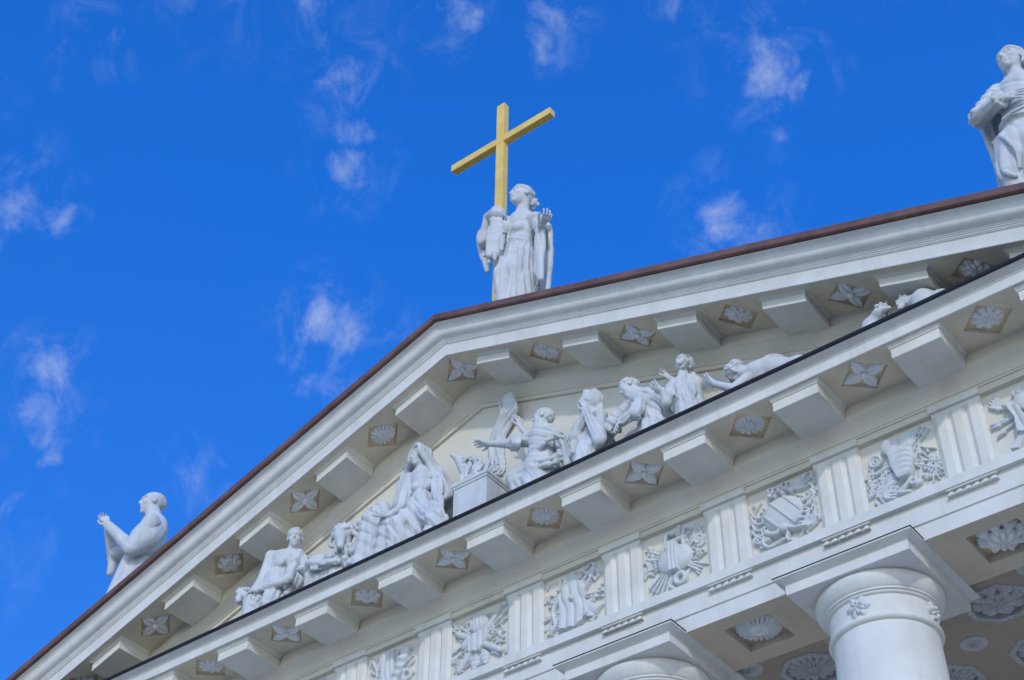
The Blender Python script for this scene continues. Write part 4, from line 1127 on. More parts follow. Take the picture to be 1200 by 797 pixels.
def veiled_woman():
    S = Sculpt(.018, .84); J = lambda x, y, d=0.0: pt(x, y, -.75+d); s = .455
    hc = J(491, 538, -.12); nb = J(496, 553, 0); rs = J(481, 562, -.05); ls = J(513, 560, .05); side = unit(ls-rs)
    waist = J(496, 583, -.05); hip = J(497, 596, -.05)
    S.cap(hc-A(-.05, 0, .12), nb, .11, .14, k=.05); S.cap(rs, ls, .15, .15, k=.10)
    S.cap(nb-A(0, 0, .1), waist, .25, .22, k=.12, flat=(side, 1.25))
    for q in (-1, 1): S.ell(J(495, 570, -.22)+side*q*.16, (.14, .11, .13), k=.06)
    S.cap(waist, hip, .23, .32, k=.08, flat=(side, 1.2), fold=(10, .02, 0, 1))
    # knees spread under the gown
    kR, kL = J(468, 618, -.35), J(512, 612, -.45)
    S.cap(hip, kR, .32, .27, k=.10, fold=(8, .045, .3, 1)); S.cap(hip, kL, .30, .26, k=.10, fold=(8, .045, 1.2, 1))
    for q in (kR, kL): S.cap(q, A(q[0], q[1]+.1, ZF), .27, .36, k=.10, fold=(9, .055, .3, .6))
    S.cap(hip, A(hip[0], -.6, ZF), .42, .62, k=.10, fold=(12, .06, .3, .6))
    S.fold(J(484, 618, -.5), .95, (.75, .2, .65), 11, .05, .5).fold(J(510, 600, -.4), .5, (.9, .3, .3), 12, .04, 1.3).fold(J(496, 572, -.1), .45, (.1, -.2, 1), 15, .022, .9).fold(J(468, 580, 0), .45, (.95, .3, .2), 12, .035, .9, 1.0).fold(J(522, 570, .1), .5, (.95, .3, .25), 11, .04, 1.7, 1.0)
    # right arm reaching down to the left, palm open
    re, rw = J(472, 594, -.15), J(456, 604, -.35)
    S.cap(rs, re, .17, .15, k=.08, fold=(7, .025, 0, 1)); S.cap(re, rw, .12, .075, k=.05)
    # left arm across, holding the end of the veil
    le, lw = J(525, 582, -.1), J(515, 586, -.42)
    S.cap(ls, le, .16, .14, k=.08, fold=(7, .025, 0, 1)); S.cap(le, lw, .13, .085, k=.05)
    for i in range(5): S.tube([J(508+2.2*i, 563, -.28), J(508+2.4*i, 585, -.42-.02*(i % 2)), J(506+3.2*i, 602+(i % 2)*3, -.48-.03*(i % 2))], [.05, .06, .065], k=.02, sub=3)
    # veil over the head
    sd = unit(A(.93, -.25, .1))
    for j, fy in enumerate((-.13, -.05, .05, .15)):
        arc = [hc+A(0, fy, .02)+(.195+.012*j)*(math.cos(a)*sd)+A(0, 0, (.24+.01*j)*math.sin(a)) for a in np.linspace(math.pi*1.05, -.05*math.pi, 9)]
        lft = [J(477-1.2*j, 556, -.02+.07*j), J(468-1.0*j, 590, -.02+.08*j)]; rgt = [J(508+2.6*j, 552, -.02+.08*j), J(520+3.6*j, 576, -.02+.10*j)]
        S.tube(lft[::-1]+arc+rgt, [.09, .08]+[.058]*9+[.09, .12], k=.02, sub=3)
    S.ell(hc+A(.03, .13, .05), (.25, .20, .29), k=.04)
    S.cap(J(515, 556, .18), J(522, 588, .18), .14, .20, k=.06, fold=(8, .04, 0, 1)); S.cap(J(477, 556, .1), J(468, 592, .1), .14, .17, k=.06, fold=(8, .03, 0, 1))
    add_head(S, hc, (-.30, -.93, .02), (-.18, .05, 1), s, 'waves', rnd=random.Random(2))
    h = [hand(rw, J(441, 606, -.5)-rw, A(.2, -.5, .7), .36, .2, .45, 1), hand(lw, J(509, 592, -.5)-lw, A(-.2, .8, .0), .34, .7, .15, 1)]
    fin([S.mesh(floor=19.2)]+h, 'kneeling veiled woman with head bent back, left of the altar')
    R = Sculpt(.02, .9)
    # rock with a cloth spread over it, left of her hand
    R.cap(J(447, 600, .15), A(J(447, 600)[0], -.6, ZF), .25, .5, k=.1); R.cap(J(449, 596, .2), J(424, 618, .2), .18, .16, k=.1)
    R.cap(J(440, 614, -.05), A(J(436, 614)[0], -.7, ZF), .34, .5, k=.12, fold=(9, .06, .2, .8)); R.cap(J(460, 616, -.1), A(J(462, 616)[0], -.8, ZF), .3, .42, k=.12, fold=(8, .06, .2, .8))
    R.fold(J(442, 618, -.1), 1.0, (.6, .3, .75), 10, .055, .6)
    fin([R.mesh(floor=19.2)], 'low rock under a spread cloth by the hand of the veiled woman', 'carving', 'draped_rock')
veiled_woman()

def altar():
    yf = -1.05; tl = pt(528, 568.5, yf); tr = pt(571, 547.5, yf); z1 = (tl[2]+tr[2])/2; x0, x1 = tl[0], tr[0]; yb = -.30
    o = tag(empty('altar', ((x0+x1)/2, (yf+yb)/2, ZF)), 'square white altar block with a burning pile of wood on top', 'altar', GRP)
    oc = A((x0+x1)/2, (yf+yb)/2, ZF); m = MB(); rings = []
    for e, z in ((-.05, ZF-.05), (-.05, z1-.15), (-.03, z1-.14), (-.02, z1-.10), (.0, z1-.085), (.0, z1-.01), (-.01, z1)):
        rings.append([(x0-e-oc[0], yf-e-oc[1], z-oc[2]), (x1+e-oc[0], yf-e-oc[1], z-oc[2]), (x1+e-oc[0], yb+e-oc[1], z-oc[2]), (x0-e-oc[0], yb+e-oc[1], z-oc[2])])
    m.loft(rings, cap1=True); m.build('block', 'stone', o)
    S = Sculpt(.013); rnd = random.Random(21)
    c = A((x0+x1)/2, (yf+yb)/2, z1)
    for i in range(64):     # tongues of flame and faggots
        b = c+A(rnd.uniform(-.38, .38), rnd.uniform(-.25, .2), -.05); h_ = rnd.uniform(.3, .72)*(1-abs(b[0]-c[0])*.9)
        q = rnd.uniform(-.5, .5); S.tube([b, b+A(q*.2, -.02, h_*.5), b+A(q*.1+.1, 0, h_*.8), b+A(q*.3, 0, h_)], [.042, .036, .024, .008], k=.01, sub=3)
    for i in range(14):
        a = rnd.uniform(0, 6.28); S.cap(c+A(rnd.uniform(-.2, .2), rnd.uniform(-.1, .1), .05), c+A(.52*math.cos(a), .3*math.sin(a), rnd.uniform(.03, .14)), .03, .024, k=.01)
    mesh_object('fire', [S.mesh(floor=19.2)], 'relief', o)
    L = Sculpt(.018); h = pt(540, 541, -.75)
    L.cap(A(c[0]-.2, c[1], z1+.02), h, .14, .11, k=.05); L.ell(h, (.11, .12, .11), k=.04); L.cap(h, h+A(-.1, -.16, .12), .08, .05, k=.03); L.cap(h+A(.0, .05, .05), h+A(-.02, .05, .22), .045, .02, k=.02)
    for i in range(36): d = unit(A(*[rnd.gauss(0, 1) for _ in range(3)])); L.ell(h+A(.12, .06, -.08)+d*.14, .04, k=.01)
    fin([L.mesh(floor=19.2)], 'lamb laid on the altar as a burnt offering', 'carving', 'lamb')
    K = Sculpt(.018)      # smoke carved in low relief against the wall
    pts = [(584, 556, -.03), (581, 524, -.05), (585, 508, -.09), (592, 492, -.15), (598, 478, -.24), (593, 464, -.27)]
    P_ = [pt(*q) for q in pts]
    K.tube(P_, [.028, .03, .03, .028, .026, .02], k=.03, flat=(A(1, 0, 0), 7.0))
    for i in range(7):      # drifting strands
        K.tube([q+A(-.17+.057*i+.06*math.sin(i*1.9+j*1.1), -.012*(i % 3), .05*math.cos(i+j)) for j, q in enumerate(P_)], [.03, .045, .04, .04, .035, .012], k=.03)
    fin([K.mesh(floor=19.2)], 'carved column of smoke rising from the altar against the wall', 'carving', 'smoke', mat='relief')
altar()

def man_at_altar():
    S = Sculpt(.018, .84); J = lambda x, y, d=0.0: pt(x, y, -.70+d); s = .45
    hc = J(636, 490.5, 0); nb = J(637, 506, .02); ls = J(619, 515, -.05); rs = J(652, 512, .05); side = unit(rs-ls)
    waist = J(634, 536, -.02); hip = J(634, 549, -.03)
    S.cap(hc-A(0, 0, .1), nb, .12, .15, k=.05); S.cap(ls, rs, .16, .16, k=.10)
    S.cap(nb-A(0, 0, .1), waist, .30, .25, k=.12, flat=(side, 1.22)); S.cap(waist, hip, .27, .34, k=.08, flat=(side, 1.2))
    for i in range(6):       # tunic folds run from the right shoulder down to the left flank
        S.tube([J(650-3*i, 511+1.0*i, -.14-.03*i), J(636-2*i, 520+2.2*i, -.30), J(620+1.0*i, 530+2.6*i, -.16)], [.03, .055, .035], k=.03, sub=4)
    # rolled cloth round the hips
    for j in range(2): S.tube([J(615, 546+5*j, -.16), J(630, 541+6*j, -.33), J(648, 537+6*j, -.28), J(660, 531+6*j, -.05)], [.05, .065, .065, .05], k=.05, sub=4)
    S.cap(hip, A(hip[0], -.65, ZF), .40, .56, k=.10, fold=None)
    kn = J(605, 562, -.15); S.cap(hip, kn, .28, .22, k=.10, fold=(7, .035, 0, 1)); S.cap(kn, A(kn[0]+.15, -.7, ZF), .22, .22, k=.08, fold=(7, .03, 0, 1))
    S.fold(J(634, 523, -.1), .55, (.45, 0, .9), 12, .04, .4).fold(A(hip[0], -.8, hip[2]-.45), .55, (.8, .3, .45), 9, .04, .2, .4).fold(J(662, 535, 0), .35, (.9, .4, .1), 13, .04, 1.1, .9)
    # arm stretched over the altar
    e, w = J(598, 520, -.12), J(573, 520, -.22)
    S.cap(ls, e, .17, .12, k=.08, fold=(6, .02, 0, 2)); S.cap(e, w, .115, .07, k=.04)
    for i in range(4): S.tube([J(606-2.5*i, 511, -.1), J(609-2.5*i, 519, -.28), J(606-2.2*i, 527, -.12)], .045, k=.025, sub=3)
    # second arm lifted behind
    e2, w2 = J(619, 511, .28), J(610, 500, .22); S.cap(J(630, 510, .1), e2, .14, .11, k=.06); S.cap(e2, w2, .10, .065, k=.04)
    # cloak over the right shoulder
    S.tube([J(646, 508, .05), J(657, 518, .05), J(664, 534, .02), J(668, 552, .02)], [.10, .13, .14, .15], k=.05, flat=(A(1, 0, 0), 1.1))
    S.tube([J(655, 512, -.08), J(661, 526, -.08), J(662, 545, -.08)], [.05, .06, .06], k=.02)
    add_head(S, hc, (-.90, -.40, .05), (0, .05, 1), s, 'short', beard=True, rnd=random.Random(9))
    h = [hand(w, J(551, 518, -.3)-w, A(.1, -.2, -1), .40, .12, .42, -1), hand(w2, J(608, 489, .2)-w2, A(-.8, .3, .1), .36, .15, .35, 1)]
    fin([S.mesh(floor=19.2)]+h, 'bearded man seen from behind, stretching his arm over the altar')
man_at_altar()

def praying_woman():
    S = Sculpt(.018, .84); J = lambda x, y, d=0.0: pt(x, y, -.70+d); s = .43
    hc = J(689, 472, -.05); nb = J(697, 486, .05); side = unit(A(.75, -.5, 0))
    hd = J(685.5, 484, -.36)
    S.cap(hc-A(0, 0, .1), nb, .11, .14, k=.05)
    sh = J(699, 496, .05); S.cap(sh-side*.28, sh+side*.26, .15, .14, k=.2)
    waist = J(694, 518, .0); S.cap(sh, waist, .28, .30, k=.12, fold=(9, .03, 0, 1))
    S.cap(waist, A(waist[0], -.65, ZF), .34, .55, k=.10, fold=(12, .06, 0, .6))
    # veil down her back
    S.ell(hc+A(.10, .06, .05), (.235, .235, .28), k=.02)
    S.tube([hc+A(.0, -.05, .22), hc+A(.16, .07, .12), J(702, 474, .06), J(704, 485, .04), J(708, 494, .08)], [.08, .11, .10, .10, .12], k=.05)
    S.cap(J(707, 497, .12), J(714, 530, .1), .11, .22, k=.08, fold=(8, .04, 0, .8))
    # forearms up to the folded hands
    e1 = J(674, 512, -.30); S.cap(sh-side*.3, e1, .17, .15, k=.08); S.cap(e1, hd, .15, .085, k=.06, fold=(6, .02, 0, 1))
    S.cap(e1, J(672, 530, -.3), .12, .06, k=.05)
    e2 = J(703, 517, -.45); S.cap(sh+side*.22, e2, .14, .14, k=.14); S.cap(e2, hd+A(.05, 0, 0), .14, .085, k=.06, fold=(6, .02, 0, 1))
    S.fold(J(694, 520, -.2), .8, (.85, .4, .2), 9, .03, .2).fold(J(710, 500, .1), .5, (.95, .3, 0), 11, .03, .8, 1.1).fold(J(697, 470, .1), .3, (.7, .7, .2), 13, .022, .1)
    kn = J(686, 535, -.45); S.cap(waist, kn, .3, .24, k=.1, fold=(7, .04, 0, 1)); S.cap(kn, A(kn[0], kn[1], ZF), .24, .3, k=.08, fold=(8, .04, 0, 1))
    add_head(S, hc, (-.90, -.42, -.10), (.05, .02, 1), s, 'none')
    d = J(683, 473, -.40)-hd
    h = [hand(hd-side*.05, d, side, .34, .3, .1, -1), hand(hd+side*.05, d, -side, .34, .3, .1, 1)]
    fin([S.mesh(floor=19.2)]+h, 'veiled woman pressing folded hands to her lips, right of the bearded man')
praying_woman()

def bending_youth():
    S = Sculpt(.018, .84); J = lambda x, y, d=0.0: pt(x, y, -.70+d); s = .445
    hc = J(737, 455.5, -.12); nb = J(748, 466, 0); side = unit(A(.6, -.7, .1))
    bk = J(763, 470, .02); hip = J(768, 492, .05)
    S.cap(hc+A(.08, 0, -.08), nb, .115, .14, k=.05); S.cap(nb, bk, .24, .30, k=.12); S.cap(bk, hip, .30, .36, k=.12, fold=(9, .03, 0, 1))
    S.cap(hip, A(hip[0], -.65, ZF), .36, .5, k=.1, fold=(11, .05, 0, 1))
    sh = J(751, 472, -.25); e = J(744, 484, -.45); w = J(729, 494, -.50)
    S.cap(sh, e, .18, .15, k=.08, fold=(6, .025, 0, 2)); S.cap(e, w, .15, .10, k=.05, fold=(6, .025, 0, 2))
    S.cap(J(742, 470, 0), J(726, 486, -.1), .14, .13, k=.08); S.cap(J(726, 486, -.1), J(718, 500, -.2), .14, .2, k=.08, fold=(7, .03, 0, 1))
    S.fold(J(766, 484, -.1), .55, (.55, .1, .8), 11, .05, .7).fold(J(730, 492, -.2), .5, (.8, .2, .6), 13, .05, .1).fold(J(765, 490, -.1), .5, (.9, .2, .4), 12, .05, .5)
    S.tube([J(758, 459, .1), J(770, 466, .08), J(778, 478, .06), J(783, 494, .06)], [.07, .10, .11, .12], k=.03)
    S.tube([J(752, 462, -.1), J(764, 464, -.12), J(772, 474, -.12)], [.04, .05, .05], k=.02)
    add_head(S, hc, (-.72, -.55, -.42), (-.3, 0, .9), s, 'curly', rnd=random.Random(15))
    h = [hand(w, J(721, 500, -.6)-w, A(.2, .3, -1), .34, .4, .2, -1)]
    fin([S.mesh(floor=19.2)]+h, 'young figure bending forward in a loose robe, behind the praying woman')
bending_youth()

def man_hands_up():
    S = Sculpt(.018, .84); J = lambda x, y, d=0.0: pt(x, y, -.70+d); s = .445
    hc = J(801.5, 431.5, .05); nb = J(803, 446, .08); ls = J(789, 455, -.05); rs = J(818, 451, .1); side = unit(rs-ls)
    waist = J(808, 470, .0)
    S.cap(hc-A(0, 0, .1), nb, .12, .14, k=.05); S.cap(ls, rs, .15, .15, k=.1); S.cap(nb-A(0, 0, .1), waist, .28, .24, k=.12, flat=(side, 1.2))
    S.cap(waist, A(waist[0], -.6, ZF), .30, .5, k=.08, fold=(11, .04, 0, 1))
    drape_tubes(S, [((800, 449, -.15), (792, 466, -.25)), ((808, 450, -.15), (800, 470, -.25)), ((814, 452, -.1), (812, 468, -.2))], J, .03, .03)
    S.fold(J(806, 460, 0), .55, (.85, .2, .45), 11, .03, .3).fold(A(waist[0], -.7, 20.3), .9, (.95, .3, .1), 9, .045, .3)
    e, w = J(781, 472, -.25), J(777, 459, -.35); S.cap(ls, e, .14, .12, k=.07); S.cap(e, w, .115, .07, k=.05)
    e2, w2 = J(791, 448, .35), J(784, 443, .32); S.cap(J(800, 450, .2), e2, .13, .10, k=.06); S.cap(e2, w2, .10, .07, k=.04)
    add_head(S, hc, (-.62, .70, .15), (0, 0, 1), s, 'curly', rnd=random.Random(16))
    h = [hand(w, J(766, 452, -.45)-w, A(-.1, .4, .9), .36, .2, .4, 1), hand(w2, J(777, 429, .3)-w2, A(-.7, .3, .1), .36, .15, .4, 1)]
    fin([S.mesh(floor=19.2)]+h, 'curly-haired man seen from behind with both hands thrown up')
man_hands_up()

def fallen_man():
    S = Sculpt(.018, .84); J = lambda x, y, d=0.0: pt(x, y, -.70+d); s = .445
    hc = J(863, 437, -.1); nb = J(876, 437, 0); sh = J(889, 437, .05); bk = J(908, 433, .1); hip = J(937, 434, .1)
    S.cap(hc+A(.1, 0, -.05), nb, .13, .15, k=.05); S.cap(nb, sh, .18, .27, k=.1); S.cap(sh, bk, .25, .27, k=.12); S.cap(bk, hip, .27, .27, k=.12)
    S.cap(hip, J(985, 426, .0), .30, .2, k=.1); S.cap(sh, A(sh[0]+.2, -.5, ZF), .2, .3, k=.1); S.cap(hip, A(hip[0], -.5, ZF), .3, .35, k=.1, fold=(9, .04, 0, 1))
    w0 = J(838, 450, -.45); e = J(860, 456, -.4); S.cap(J(876, 443, -.2), e, .13, .115, k=.06); S.cap(e, w0, .105, .07, k=.04)
    e2, w2 = J(905, 419, .35), J(914, 419, .25); S.cap(J(890, 428, .2), e2, .12, .1, k=.05); S.cap(e2, w2, .10, .07, k=.04)
    add_head(S, hc, (-.60, .3, -.75), (-.7, -.35, .55), s, 'short', rnd=random.Random(17))
    h = [hand(w0, J(821, 441, -.5)-w0, A(.1, .5, .8), .38, .15, .45, 1, pre=e), hand(w2, J(924, 422, .2)-w2, A(.1, .3, -1), .34, .3, .2, 1)]
    fin([S.mesh(floor=19.2)]+h, 'fallen man with a bare back lying to the right, one spread hand lifted')
fallen_man()

def beasts():
    for k, (pts, lab) in enumerate(((((1033, 365), (1040, 360), (1024, 378)), 'small beast with a tufted head peeping over the cornice at the right'),
                                    (((1060, 355), (1083, 353), (1104, 354)), 'lying beast with a rounded back at the right corner of the pediment'))):
        S = Sculpt(.016, .82); J = lambda x, y, d=0.0: pt(x, y, -.8+d); rnd = random.Random(31+k)
        hd = J(*pts[0]); 
        if k == 0:
            S.ell(hd+A(-.04, 0, -.03), (.15, .15, .13), k=.04); S.cap(hd, J(1042, 361, -.12), .10, .05, k=.04); S.cap(hd, J(1022, 384, .1), .13, .2, k=.06); S.cap(J(1022, 384, .1), A(J(1022, 384)[0], -.8, ZF), .22, .25, k=.06)
            S.cap(hd+A(.02, 0, .08), hd+A(-.06, .02, .19), .04, .02, k=.02); S.cap(hd+A(.08, 0, .08), hd+A(.12, .02, .18), .04, .02, k=.02)
        else:
            S.ell(hd, (.15, .14, .14), k=.04); S.cap(hd, J(1055, 361, -.1), .09, .06, k=.04); S.cap(hd, J(*pts[1], .05), .13, .22, k=.08); S.cap(J(*pts[1], .05), J(*pts[2], .1), .22, .22, k=.08)
            S.cap(J(*pts[1]), A(J(*pts[1])[0], -.8, ZF), .27, .3, k=.08); S.cap(J(*pts[2]), A(J(*pts[2])[0], -.8, ZF), .27, .3, k=.08)
            S.cap(hd+A(.02, 0, .09), hd+A(.05, .02, .20), .04, .02, k=.02)
        for i in range(26): d = unit(A(*[rnd.gauss(0, 1) for _ in range(3)])); S.ell(hd+d*.13, .04, k=.012)
        fin([S.mesh(floor=19.2)], lab, 'carving', 'beast')
beasts()
# ------------------------------------------------------------------ trophies in the metopes: carved height fields with real depth
class Relief:
    def __init__(s, W=1.348, H=1.26, n=170):
        s.W, s.H = W, H; s.nx = n; s.nz = int(n*H/W); s.x = np.linspace(-W/2, W/2, s.nx); s.z = np.linspace(-H/2, H/2, s.nz)
        s.X, s.Z = np.meshgrid(s.x, s.z, indexing='ij'); s.h = np.zeros_like(s.X)
    def up(s, m, h): s.h = np.where(m, np.maximum(s.h, h), s.h); return s
    def ell(s, cx, cz, rx, rz, h, base=.03, ang=0, ribs=0):
        c, q = math.cos(ang), math.sin(ang); x = (s.X-cx)*c+(s.Z-cz)*q; z = -(s.X-cx)*q+(s.Z-cz)*c
        d = (x/rx)**2+(z/rz)**2; hh = base+h*np.sqrt(np.clip(1-d, 0, 1))
        if ribs: hh = hh*(1+.10*np.cos(ribs*x/rx))
        return s.up(d < 1, hh)
    def bar(s, x0, z0, x1, z1, w0, w1, h, base=.03, ribs=0):
        dx, dz = x1-x0, z1-z0; L = dx*dx+dz*dz; t = np.clip(((s.X-x0)*dx+(s.Z-z0)*dz)/L, 0, 1)
        d = np.sqrt((s.X-x0-t*dx)**2+(s.Z-z0-t*dz)**2); w = (w0+(w1-w0)*t)*.82
        hh = base+h*np.sqrt(np.clip(1-(d/w)**2, 0, 1))
        if ribs: hh = hh*(1+.16*np.sin(ribs*t))
        return s.up(d < w, hh)
    def curve(s, P, w0, w1, h, base=.03, n=18):
        P = np.array(P, float); m = len(P); q = []
        for i in range(m-1):
            p0, p1, p2, p3 = P[max(i-1, 0)], P[i], P[i+1], P[min(i+2, m-1)]
            for j in range(6):
                t = j/6; q.append(.5*((2*p1)+(-p0+p2)*t+(2*p0-5*p1+4*p2-p3)*t*t+(-p0+3*p1-3*p2+p3)*t**3))
        q.append(P[-1]); k = len(q)-1
        for i in range(k): s.bar(*q[i], *q[i+1], w0+(w1-w0)*i/k, w0+(w1-w0)*(i+1)/k, h, base)
        return s
    def ring(s, cx, cz, r, w, h, base=.03):
        d = np.abs(np.hypot(s.X-cx, s.Z-cz)-r); return s.up(d < w, base+h*np.sqrt(np.clip(1-(d/w)**2, 0, 1)))
    def poly(s, pts, h, stripe=0, ang=0, amp=.015, warp=0):
        m = np.zeros_like(s.X, bool); n = len(pts)
        for i in range(n):
            (x0, z0), (x1, z1) = pts[i], pts[(i+1) % n]
            c = ((z0 > s.Z) != (z1 > s.Z)) & (s.X < (x1-x0)*(s.Z-z0)/((z1-z0) or 1e-9)+x0); m ^= c
        u = s.X*math.cos(ang)+s.Z*math.sin(ang)+warp*np.sin(9*(s.Z*math.cos(ang)-s.X*math.sin(ang)))
        hh = h+(amp*(np.abs(np.sin(stripe*u))**.6*2-1) if stripe else 0)
        return s.up(m, hh+0*s.X)
    def plume(s, x, z, ang, L, n=5, w=.03, spread=.5, h=.05, curl=.6):
        for i in range(n):
            a = ang+spread*(i/(n-1)-.5) if n > 1 else ang; q = curl*(1 if i % 2 else .6)
            s.curve([(x, z), (x+.5*L*math.cos(a), z+.5*L*math.sin(a)), (x+L*math.cos(a+q*.5), z+L*math.sin(a+q*.5)), (x+L*.95*math.cos(a+q), z+L*.95*math.sin(a+q))], w, w*.45, h)
        return s
    def spears(s, cx, cz, angs, r0, r1, w=.022, h=.035, tip=True):
        for a in angs:
            c, q = math.cos(a), math.sin(a); s.bar(cx+r0*c, cz+r0*q, cx+r1*c, cz+r1*q, w, w, h)
            if tip: s.bar(cx+(r1-.12)*c, cz+(r1-.12)*q, cx+r1*c, cz+r1*q, w*2.1, w*.4, h*1.1)
        return s
    def leaf(s, x, z, a, L, w, h=.05):
        c, q = math.cos(a), math.sin(a); u = (s.X-x)*c+(s.Z-z)*q; v = -(s.X-x)*q+(s.Z-z)*c; t = u/L
        ww = w*np.sin(np.pi*np.clip(t, 0, 1))**.8+1e-6
        return s.up((t > 0) & (t < 1) & (np.abs(v) < ww), .03+h*(1-.6*np.abs(v)/ww)*(.85+.15*np.cos(28*t))*np.where(np.abs(v) < .012, .7, 1))
    def bits(s, seed, n, area, h=.04):
        rnd = random.Random(seed); n = int(n*2.7); h = h*.85
        for i in range(n):
            x = rnd.uniform(area[0], area[1]); z = rnd.uniform(area[2], area[3]); k = rnd.random(); a = rnd.uniform(0, 6.28)
            if k < .4: s.leaf(x, z, a, rnd.uniform(.10, .24), rnd.uniform(.018, .042), h)
            elif k < .7: s.bar(x, z, x+.2*math.cos(a), z+.2*math.sin(a), .02, .012, h)
            else: s.ell(x, z, rnd.uniform(.02, .05), rnd.uniform(.02, .045), h)
        return s
    def build(s, x, name='metope_relief'):
        h = s.h.copy(); keep = h > .004
        k = np.zeros_like(h, bool); k[1:-1, 1:-1] = True
        h = np.where(k, h, 0); keep &= k
        # the relief stands proud of the ground and casts shade
        V = np.stack([s.X, -1.15*h+.004, s.Z], -1).reshape(-1, 3); idx = np.arange(s.nx*s.nz).reshape(s.nx, s.nz)
        F = np.stack([idx[:-1, :-1], idx[1:, :-1], idx[1:, 1:], idx[:-1, 1:]], -1).reshape(-1, 4)
        kk = keep.reshape(-1); F = F[kk[F].any(1)]
        used = np.unique(F); remap = np.full(len(V), -1); remap[used] = np.arange(len(used))
        V = V[used]; F = remap[F]
        o = mesh_object(name, [(V, F)], 'relief', None, None)
        o.parent = church; o.location = (x, .082, 16.80+.02+s.H/2+.03); return o
def rad(*a): return [math.radians(q) for q in a]

def met_quiver(r):
    r.spears(0, -.1, rad(35, 50, 130, 145, 160, 200, 215), .2, .66)
    r.poly([(-.30, .55), (.05, .60), (.12, -.55), (-.26, -.58)], .075, 26, .1, .018, .02)
    r.bar(-.05, -.5, .36, .45, .10, .14, .06, .05, 40); r.curve([(-.5, .5), (-.36, .2), (-.42, -.1), (-.5, -.3)], .05, .03, .05)
    r.ring(.42, -.12, .10, .035, .05); r.bits(3, 26, (-.6, .6, -.58, .58))
def met_standard(r):
    r.bits(5, 40, (-.62, .62, -.58, .56)); r.spears(0, 0, rad(20, 32, 44, 136, 150, 200, 225, 315), .15, .7)
    r.bar(-.55, -.42, .50, -.42+.0, .0001, .0001, 0)
    r.bar(-.5, .30, .55, -.42, .075, .075, .05, .06); r.bar(.40, .36, -.45, -.5, .06, .085, .05, .05)
    r.poly([(-.22, .12), (.22, .16), (.26, -.06), (.06, -.28), (-.18, -.22)], .12, 22, .0, .012)
    r.ell(.03, .34, .22, .20, .07, .08); r.ell(.03, .34, .22, .20, .07, .08, 0, 16)
    r.leaf(-.05, -.2, -1.7, .42, .11); r.leaf(.1, -.2, -1.35, .40, .10); r.ell(-.28, .02, .16, .11, .06, .05, .4)
def met_vestment(r):
    r.bits(9, 30, (-.62, .62, -.58, .56)); r.spears(.05, .05, rad(-8, -18, 155, 170, 205), .1, .62)
    r.curve([(.25, .1), (.42, .35), (.50, .58), (.40, .62), (.33, .55)], .035, .03, .05, .05)
    r.bar(.18, .30, .46, .52, .05, .05, .05, .04); r.bar(.26, .52, .44, .34, .04, .04, .05, .05)
    r.poly([(-.20, .34), (.14, .40), (.30, .22), (.26, -.12), (.36, -.40), (.10, -.58), (-.34, -.52), (-.26, -.10), (-.30, .18)], .10, 17, .15, .02, .03)
    r.ell(-.03, .42, .17, .16, .05, .07); r.poly([(.20, -.02), (.60, -.34), (.44, -.50), (.14, -.40)], .07, 18, .8, .012)
    r.curve([(-.3, .2), (-.45, -.05), (-.40, -.35), (-.5, -.5)], .07, .04, .05, .04); r.ell(.02, .02, .06, .06, .05, .12)
def met_heart(r):
    r.spears(0, -.02, rad(30, 38, 142, 150, 158), .2, .64, .026); r.spears(0, -.02, rad(-2, 182), .2, .58, .016); r.spears(0, -.02, rad(-28, -34, -40), .2, .62, .03, tip=False)
    for a in rad(215, 224, 233, 242, 251): r.bar(.25*math.cos(a), .25*math.sin(a)-.02, .66*math.cos(a), .66*math.sin(a)-.02, .025, .04, .045)
    r.bits(12, 16, (.2, .6, -.3, .5), .03); r.bits(13, 12, (-.6, -.25, -.2, .5), .03)
    r.ell(.02, -.02, .36, .29, .12, .05, 0, 0); r.poly([(-.10, .30), (.10, .30), (.12, -.30), (-.06, -.30)], .17, 42, 0, .01)
    for x in (-.14, .22): r.curve([(x, .20), (x, .42), (x+.05, .54), (x+.14, .50)], .045, .045, .05, .06)
    r.bar(-.10, .36, .24, .36, .06, .06, .05, .06); r.bar(.12, .44, .16, .62, .06, .06, .05, .05)
    r.ring(.10, -.44, .10, .05, .05, .05); r.curve([(-.06, -.34), (-.14, -.5), (-.06, -.58)], .05, .05, .05); r.ring(.52, .22, .08, .03, .04); r.ring(.50, .36, .07, .03, .04)
